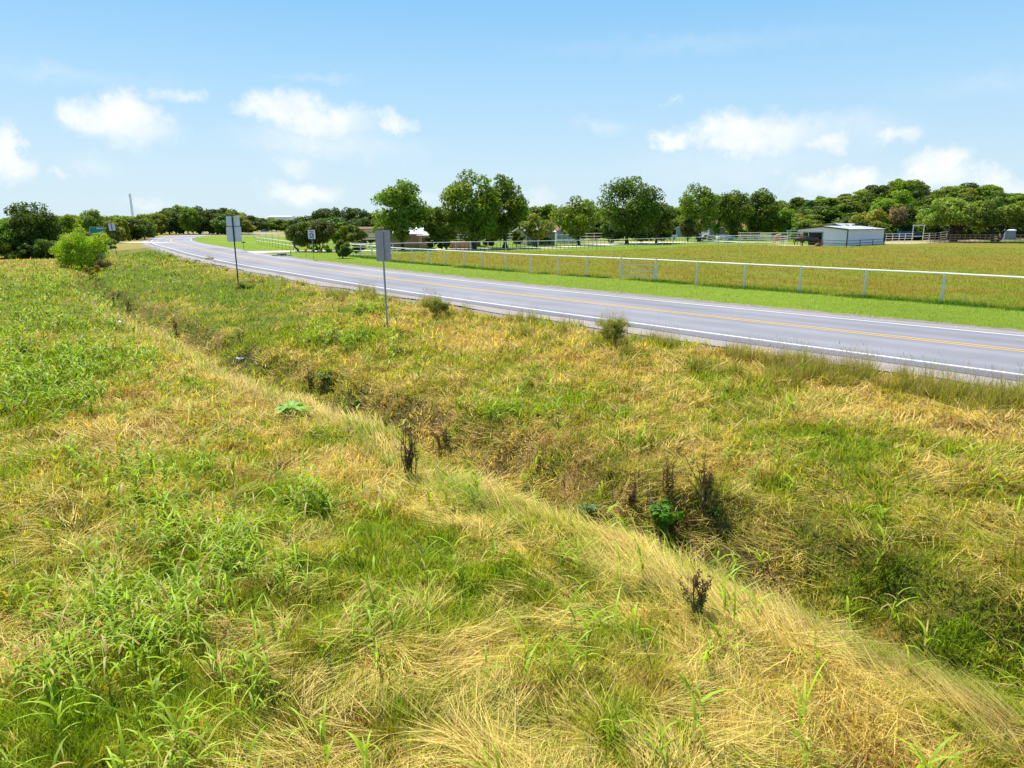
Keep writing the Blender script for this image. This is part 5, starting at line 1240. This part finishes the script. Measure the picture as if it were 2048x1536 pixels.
# ------------------------------------------------------------------ horses
def horse(label, loc, rz, m_, head=-.35, stride=0.0, sc=1.0, graze=False):
    """one continuous skin grown from a skeleton; x is forward"""
    o = empty('horse', loc, rz, label, 'horse', 'horses standing at the shed'); o.scale = (sc,) * 3
    J = []; E_ = []; R_ = []
    def j(p, r, par=None):
        J.append(p); R_.append(r)
        if par is not None: E_.append((par, len(J) - 1))
        return len(J) - 1
    hip = j((-.62, 0, 1.20), .29); bel = j((-.1, 0, 1.12), .32, hip); che = j((.42, 0, 1.14), .33, bel); wit = j((.68, 0, 1.30), .24, che)
    if graze: n1 = j((.95, 0, 1.15), .17, wit); n2 = j((1.2, 0, .75), .12, n1); pol_ = j((1.32, 0, .42), .11, n2); ch = j((1.42, 0, .28), .10, pol_); mu_ = j((1.55, 0, .08), .06, ch)
    else: n1 = j((.93, 0, 1.50 + head * .3), .17, wit); n2 = j((1.12, 0, 1.72 + head * .6), .12, n1); pol_ = j((1.22, 0, 1.90 + head), .10, n2); ch = j((1.38, 0, 1.80 + head), .105, pol_); mu_ = j((1.66, 0, 1.56 + head), .06, ch)
    j((pol_ and (J[pol_][0] - .02, .06, J[pol_][2] + .15)), .022, pol_); j((J[pol_][0] - .02, -.06, J[pol_][2] + .15), .022, pol_)
    cr_ = j((-.88, 0, 1.24), .17, hip); t1 = j((-1.02, 0, 1.1), .05, cr_); t2 = j((-1.08, 0, .8), .07, t1); j((-1.06, 0, .5), .03, t2)
    for s_ in (-1, 1):
        st = stride * s_
        st_ = j((-.72, s_ * .17, 1.0), .19, hip); kn = j((-.62 + st, s_ * .18, .78), .11, st_); hk = j((-.88 + st, s_ * .17, .52), .062, kn); fe = j((-.82 + st, s_ * .17, .14), .045, hk); j((-.78 + st, s_ * .17, .03), .06, fe)
        el = j((.48, s_ * .16, .92), .13, che); kf = j((.50 - st, s_ * .16, .52), .062, el); ff = j((.49 - st, s_ * .16, .14), .042, kf); j((.53 - st, s_ * .16, .03), .058, ff)
    me = bpy.data.meshes.new('body'); me.from_pydata(J, E_, []); me.materials.append(m_)
    b = link('body', me, o); md = b.modifiers.new('skin', 'SKIN'); md.use_smooth_shade = True
    for i, r in enumerate(R_):
        me.skin_vertices[0].data[i].radius = (r * .8, r) if i < 4 else (r, r); me.skin_vertices[0].data[i].use_root = (i == 0)
    b.modifiers.new('sub', 'SUBSURF').levels = 1; b.modifiers['sub'].render_levels = 2
    mn = MB(); nz_ = [J[wit], J[n1], J[n2], J[pol_]]
    rr2 = [R_[wit], R_[n1], R_[n2], R_[pol_]]
    for a_ in range(3):
        p, q_ = Vector(nz_[a_]), Vector(nz_[a_ + 1]); up_ = Vector((-(q_ - p).z, 0, (q_ - p).x)).normalized()
        mn.add([p + up_ * rr2[a_] * .85 + Vector((0, -.02, 0)), q_ + up_ * rr2[a_ + 1] * .85 + Vector((0, -.02, 0)), q_ + up_ * (rr2[a_ + 1] + .09), p + up_ * (rr2[a_] + .07), p + up_ * rr2[a_] * .85 + Vector((0, .02, 0)), q_ + up_ * rr2[a_ + 1] * .85 + Vector((0, .02, 0))],
               [(0, 1, 2, 3), (5, 4, 3, 2), (0, 3, 4), (1, 5, 2)])
    mn.build('mane', M_horse_black, o)
    return o
horse('bay horse standing with its rump to the corral beside the open bay', gl(1597, 491.2), .1, M_horse_bay, head=-.2, stride=.05)
horse('black horse lowering its head at the mouth of the open bay', gl(1613, 492), .15, M_horse_black, graze=True, stride=.08)
horse('roan horse half behind the black one by the shed post', gl(1609, 490), 3.0, M_horse_grey, head=-.15)
horse('black horse in the shade of the open bay', gl(1626, 491.6), 2.9, M_horse_black, head=-.35, stride=.04)
horse('dark bay horse furthest inside the open bay', gl(1634, 490.4), .4, M_horse_bay, head=-.3)
b_ = un(1640, 493)
o = empty('hay_rack', (b_[0], b_[1], hz(*b_)), .6, 'low rusty red rack with straw on the ground in the open bay', 'hay rack')
for xx in np.linspace(-.8, .8, 7): MB().box((xx, 0, .45), (.05, .05, .9)).build('bar', M_red, o)
MB().box((0, 0, .9), (1.7, .06, .06)).box((0, 0, .3), (1.7, .06, .06)).build('rail', M_red, o)
MB().tube([(-.7, .4, .25), (0, .45, .3), (.7, .4, .22)], [.2, .3, .2], 8).build('straw', M_hay, o, smooth=True)
# ------------------------------------------------------------------ single weeds
def dead_weed(label, px, py, top, wpx, n_=7, group=None, green=0.0):
    g_ = ground(px, py); h = at(px, top, g_.y).z - g_.z; sp = wpx / F * g_.y
    o = empty('dead_weed', g_, 0, label, 'weed', group); m = MB(); C_ = []
    for i in range(n_):
        a_ = rng.uniform(0, 6.28); rr_ = rng.uniform(0, .25) * sp; hh_ = h * rng.uniform(.55, 1.0) if i else h
        b0_ = Vector((rr_ * math.cos(a_), rr_ * math.sin(a_) * .7, -.05)); tx, ty = rng.normal(0, .18) * sp, rng.normal(0, .15) * sp
        pts = [b0_ + Vector((tx * f_ ** 1.5 + rng.normal(0, .012), ty * f_ ** 1.5 + rng.normal(0, .012), hh_ * f_)) for f_ in np.linspace(0, 1, 7)]
        m.tube(pts, [.012, .011, .010, .009, .008, .006, .003], 5)
        for f_ in np.linspace(.25, 1, 16):
            k = min(int(f_ * 6), 5); p = pts[k].lerp(pts[k + 1], f_ * 6 - k); C_.append((p.x + rng.normal(0, .015), p.y + rng.normal(0, .015), p.z))
        for _ in range(3):
            f_ = rng.uniform(.45, .9); k = int(f_ * 6); p = pts[k]; q_ = p + Vector((rng.normal(0, .09), rng.normal(0, .09), rng.uniform(.05, .16)))
            m.tube([p, p.lerp(q_, .5) + Vector((0, 0, -.01)), q_], [.005, .004, .002], 4)
            for f2 in np.linspace(.3, 1, 5): r_ = p.lerp(q_, f2); C_.append((r_.x, r_.y, r_.z))
    m.build('stalk', mat('dead_stalk', (.14, .09, .05), .9, .3, 20), o)
    C_ = np.array(C_); V, Q, Cc = leafcloud(C_, np.full(len(C_), .035), len(C_) * 6, .014, (.07, .043, .024), .3)
    if green: 
        low = V[:, 2] < h * .45; Cc[low] = np.array([.11, .15, .03])
    link('leaves', np_mesh('leaves', V, Q, M_leaf, Cc), o); return o
dead_weed('tall blackened seed weed standing alone on the ditch bank in the middle of the slope', 823, 962, 838, 70, 11)
dead_weed('short dark dried weed leaning over the pale combed grass strip', 1392, 1245, 1130, 60, 7, green=1)
dead_weed('thin brown dried stalks rising behind the dark leafy plant in the ditch', 1330, 1010, 900, 60, 6)
dead_weed('loose cluster of dry brown stalks at the right of the dark leafy plant', 1405, 1040, 905, 110, 12, green=1)
dead_weed('dry brown weed clump beside the dark bend of the ditch', 885, 890, 848, 50, 6)
dead_weed('small brown dried weeds at the head of the pale bank', 256, 622, 592, 26, 7)
dead_weed('single dark dried weed left of the head of the pale bank', 228, 612, 570, 16, 4)
dead_weed('dark dried weed in front of the small yellow flowering bush', 193, 572, 548, 12, 4)
dead_weed('brown dried stalks on the pale bank above the broad leaved plant', 622, 775, 728, 30, 5)
dead_weed('brown tuft of dried weeds midway down the pale bank', 352, 668, 634, 30, 6)
dead_weed('dried brown weed overhanging the dark upper ditch', 480, 690, 655, 34, 5)
dead_weed('dry stalks beside the dark thatch on the road side of the ditch', 1262, 1015, 960, 40, 4)
def dock(label, px, py, rad, n_=16, col=(.11, .22, .045), h=.28):
    g_ = ground(px, py); o = empty('dock_plant', g_ + Vector((0, 0, .10)), 0, label, 'plant')
    V = []; Q = []; Cc = []; k = 0
    for i in range(n_):
        a_ = i * 2.4 + rng.normal(0, .2); L_ = rad * rng.uniform(.6, 1.1); w_ = L_ * rng.uniform(.13, .2); el = rng.uniform(.35, 1.2); c = np.array(col) * rng.uniform(.7, 1.5)
        prev = None
        for s_ in range(7):
            t_ = s_ / 6; r_ = L_ * t_ * math.cos(el * (1 - t_ * .6)); z_ = L_ * t_ * math.sin(el * (1 - t_ * .75)); ww = w_ * math.sin(math.pi * min(1, t_ * .85 + .12)) + .004
            wob_ = .012 * math.sin(s_ * 2 + i)
            cx, cy = r_ * math.cos(a_), r_ * math.sin(a_); nx, ny = -math.sin(a_) * ww, math.cos(a_) * ww
            V += [(cx + nx, cy + ny, z_ + ww * .3 + wob_), (cx, cy, z_ - ww * .1), (cx - nx, cy - ny, z_ + ww * .3 - wob_)]; Cc += [c, c * 1.25, c]
            if s_: Q += [(k - 3, k - 2, k + 1, k), (k - 2, k - 1, k + 2, k + 1)]
            k += 3
    link('leaves', np_mesh('leaves', np.array(V), np.array(Q), M_weed, np.array(Cc), True), o)
    MB().tube([(0, 0, -.05), (0, 0, .06)], [.02, .012], 6).build('stem', M_bark, o); return o
dock('bright broad leaved rosette alone in the straw coloured grass of the near slope', 582, 830, .55, 30, (.20, .36, .07))
dock('dark broad leaved plant in the upper ditch below the tall green patch', 650, 752, .38, 14, (.05, .13, .03))
dock('blue green broad leaved plant beside the pale combed grass in the middle', 940, 1003, .24, 16, (.06, .15, .05))
dock('dark narrow leaved rosette on the ditch lip left of the leafy plant', 1172, 1030, .28, 12, (.045, .12, .035))
dock('broad leaved plant below the blackened seed weed on the ditch edge', 892, 882, .2, 10, (.10, .2, .03))
dock('small dark rosette in the ditch near its stony bend', 712, 812, .26, 10, (.04, .09, .025))
dock('round leaved green plant low in the ditch under the dry stalk cluster', 1428, 1050, .22, 12, (.10, .24, .03))
g_ = ground(1335, 1058)
make_tree('leafy_plant', g_, .75, .55, .02, (.06, .14, .012), k=22, n=700, size=.05, tr=.012, label='dark green round leaved plant growing out of the deepest part of the ditch', cat='plant', up=.9, mname='leaves', cvar=.3)
for (px, py, w_, h_, col, lb, n_) in ((1226, 690, .95, .92, (.16, .18, .04), 'tall feathery bush of weeds at the road edge in the middle of the photo', 5000), (876, 634, 1.1, .85, (.13, .15, .03), 'dark feathery bush of weeds at the road edge right of the sign panel', 5000)):
    g_ = ground(px, py); make_tree('weed_bush', g_, w_, h_, .02, col, k=44, n=int(n_ * 1.5), size=.02, tr=.008, trunks=5, label=lb, cat='bush', group='weed bushes on the road edge', up=.5, mname='foliage', rc=(.16, .3))
# litter
def litter(label, px, py, s_, m_):
    g_ = ground(px, py); o = MB(); vs = [(s_ * x_ * rng.uniform(.7, 1.2), s_ * y_ * rng.uniform(.6, 1.1), .08 + s_ * rng.uniform(0, .5)) for x_ in np.linspace(-1, 1, 5) for y_ in np.linspace(-.6, .6, 4)]
    o.add(vs, [(i * 4 + j_, i * 4 + j_ + 1, i * 4 + j_ + 5, i * 4 + j_ + 4) for i in range(4) for j_ in range(3)]); q_ = o.build('plastic_litter', m_); q_.location = g_
    q_.modifiers.new('s', 'SOLIDIFY').thickness = .008; tag(q_, label, 'litter')
litter('scrap of turquoise plastic in the green growth before the big dark leafy tree', 97, 523, .3, M_blueplastic)
litter('grey blue plastic scrap at the edge of the upper ditch', 481, 718, .17, M_greyplastic)
litter('white scrap of plastic in the dry grass left of the pale bank', 241, 647, .12, M_signwhite)

row([(700, 447), (760, 438), (1000, 437), (1330, 436)], 178, 26, (0, 4, 1, 2, 0), 'low tree in the shaded row behind the ranch buildings', 'shaded row behind the ranch buildings', (6, 8.5), 5)
row([(1335, 432), (1480, 428), (1600, 425)], 252, 20, (0, 4, 1, 2), 'low tree in the row behind the tan house', 'row behind the tan house', (9, 12), 6)
row([(96, 446), (150, 436), (230, 432), (310, 434)], 190, 15, (1, 3, 0, 2), 'low tree closing the hedge behind the side road', 'hedge behind the side road', (6, 8), 6)
row([(-60, 452), (60, 446), (110, 448)], 150, 22, (0, 1), 'low tree closing the gap behind the big dark leafy tree', 'low trees behind the big dark leafy tree', (6, 8), 5)
row([(1590, 440), (2180, 436)], 176, 30, (0, 4, 2, 1), 'low bushy tree behind the white shed and corrals', 'bushy trees just behind the shed and corrals', (6, 9), 4)
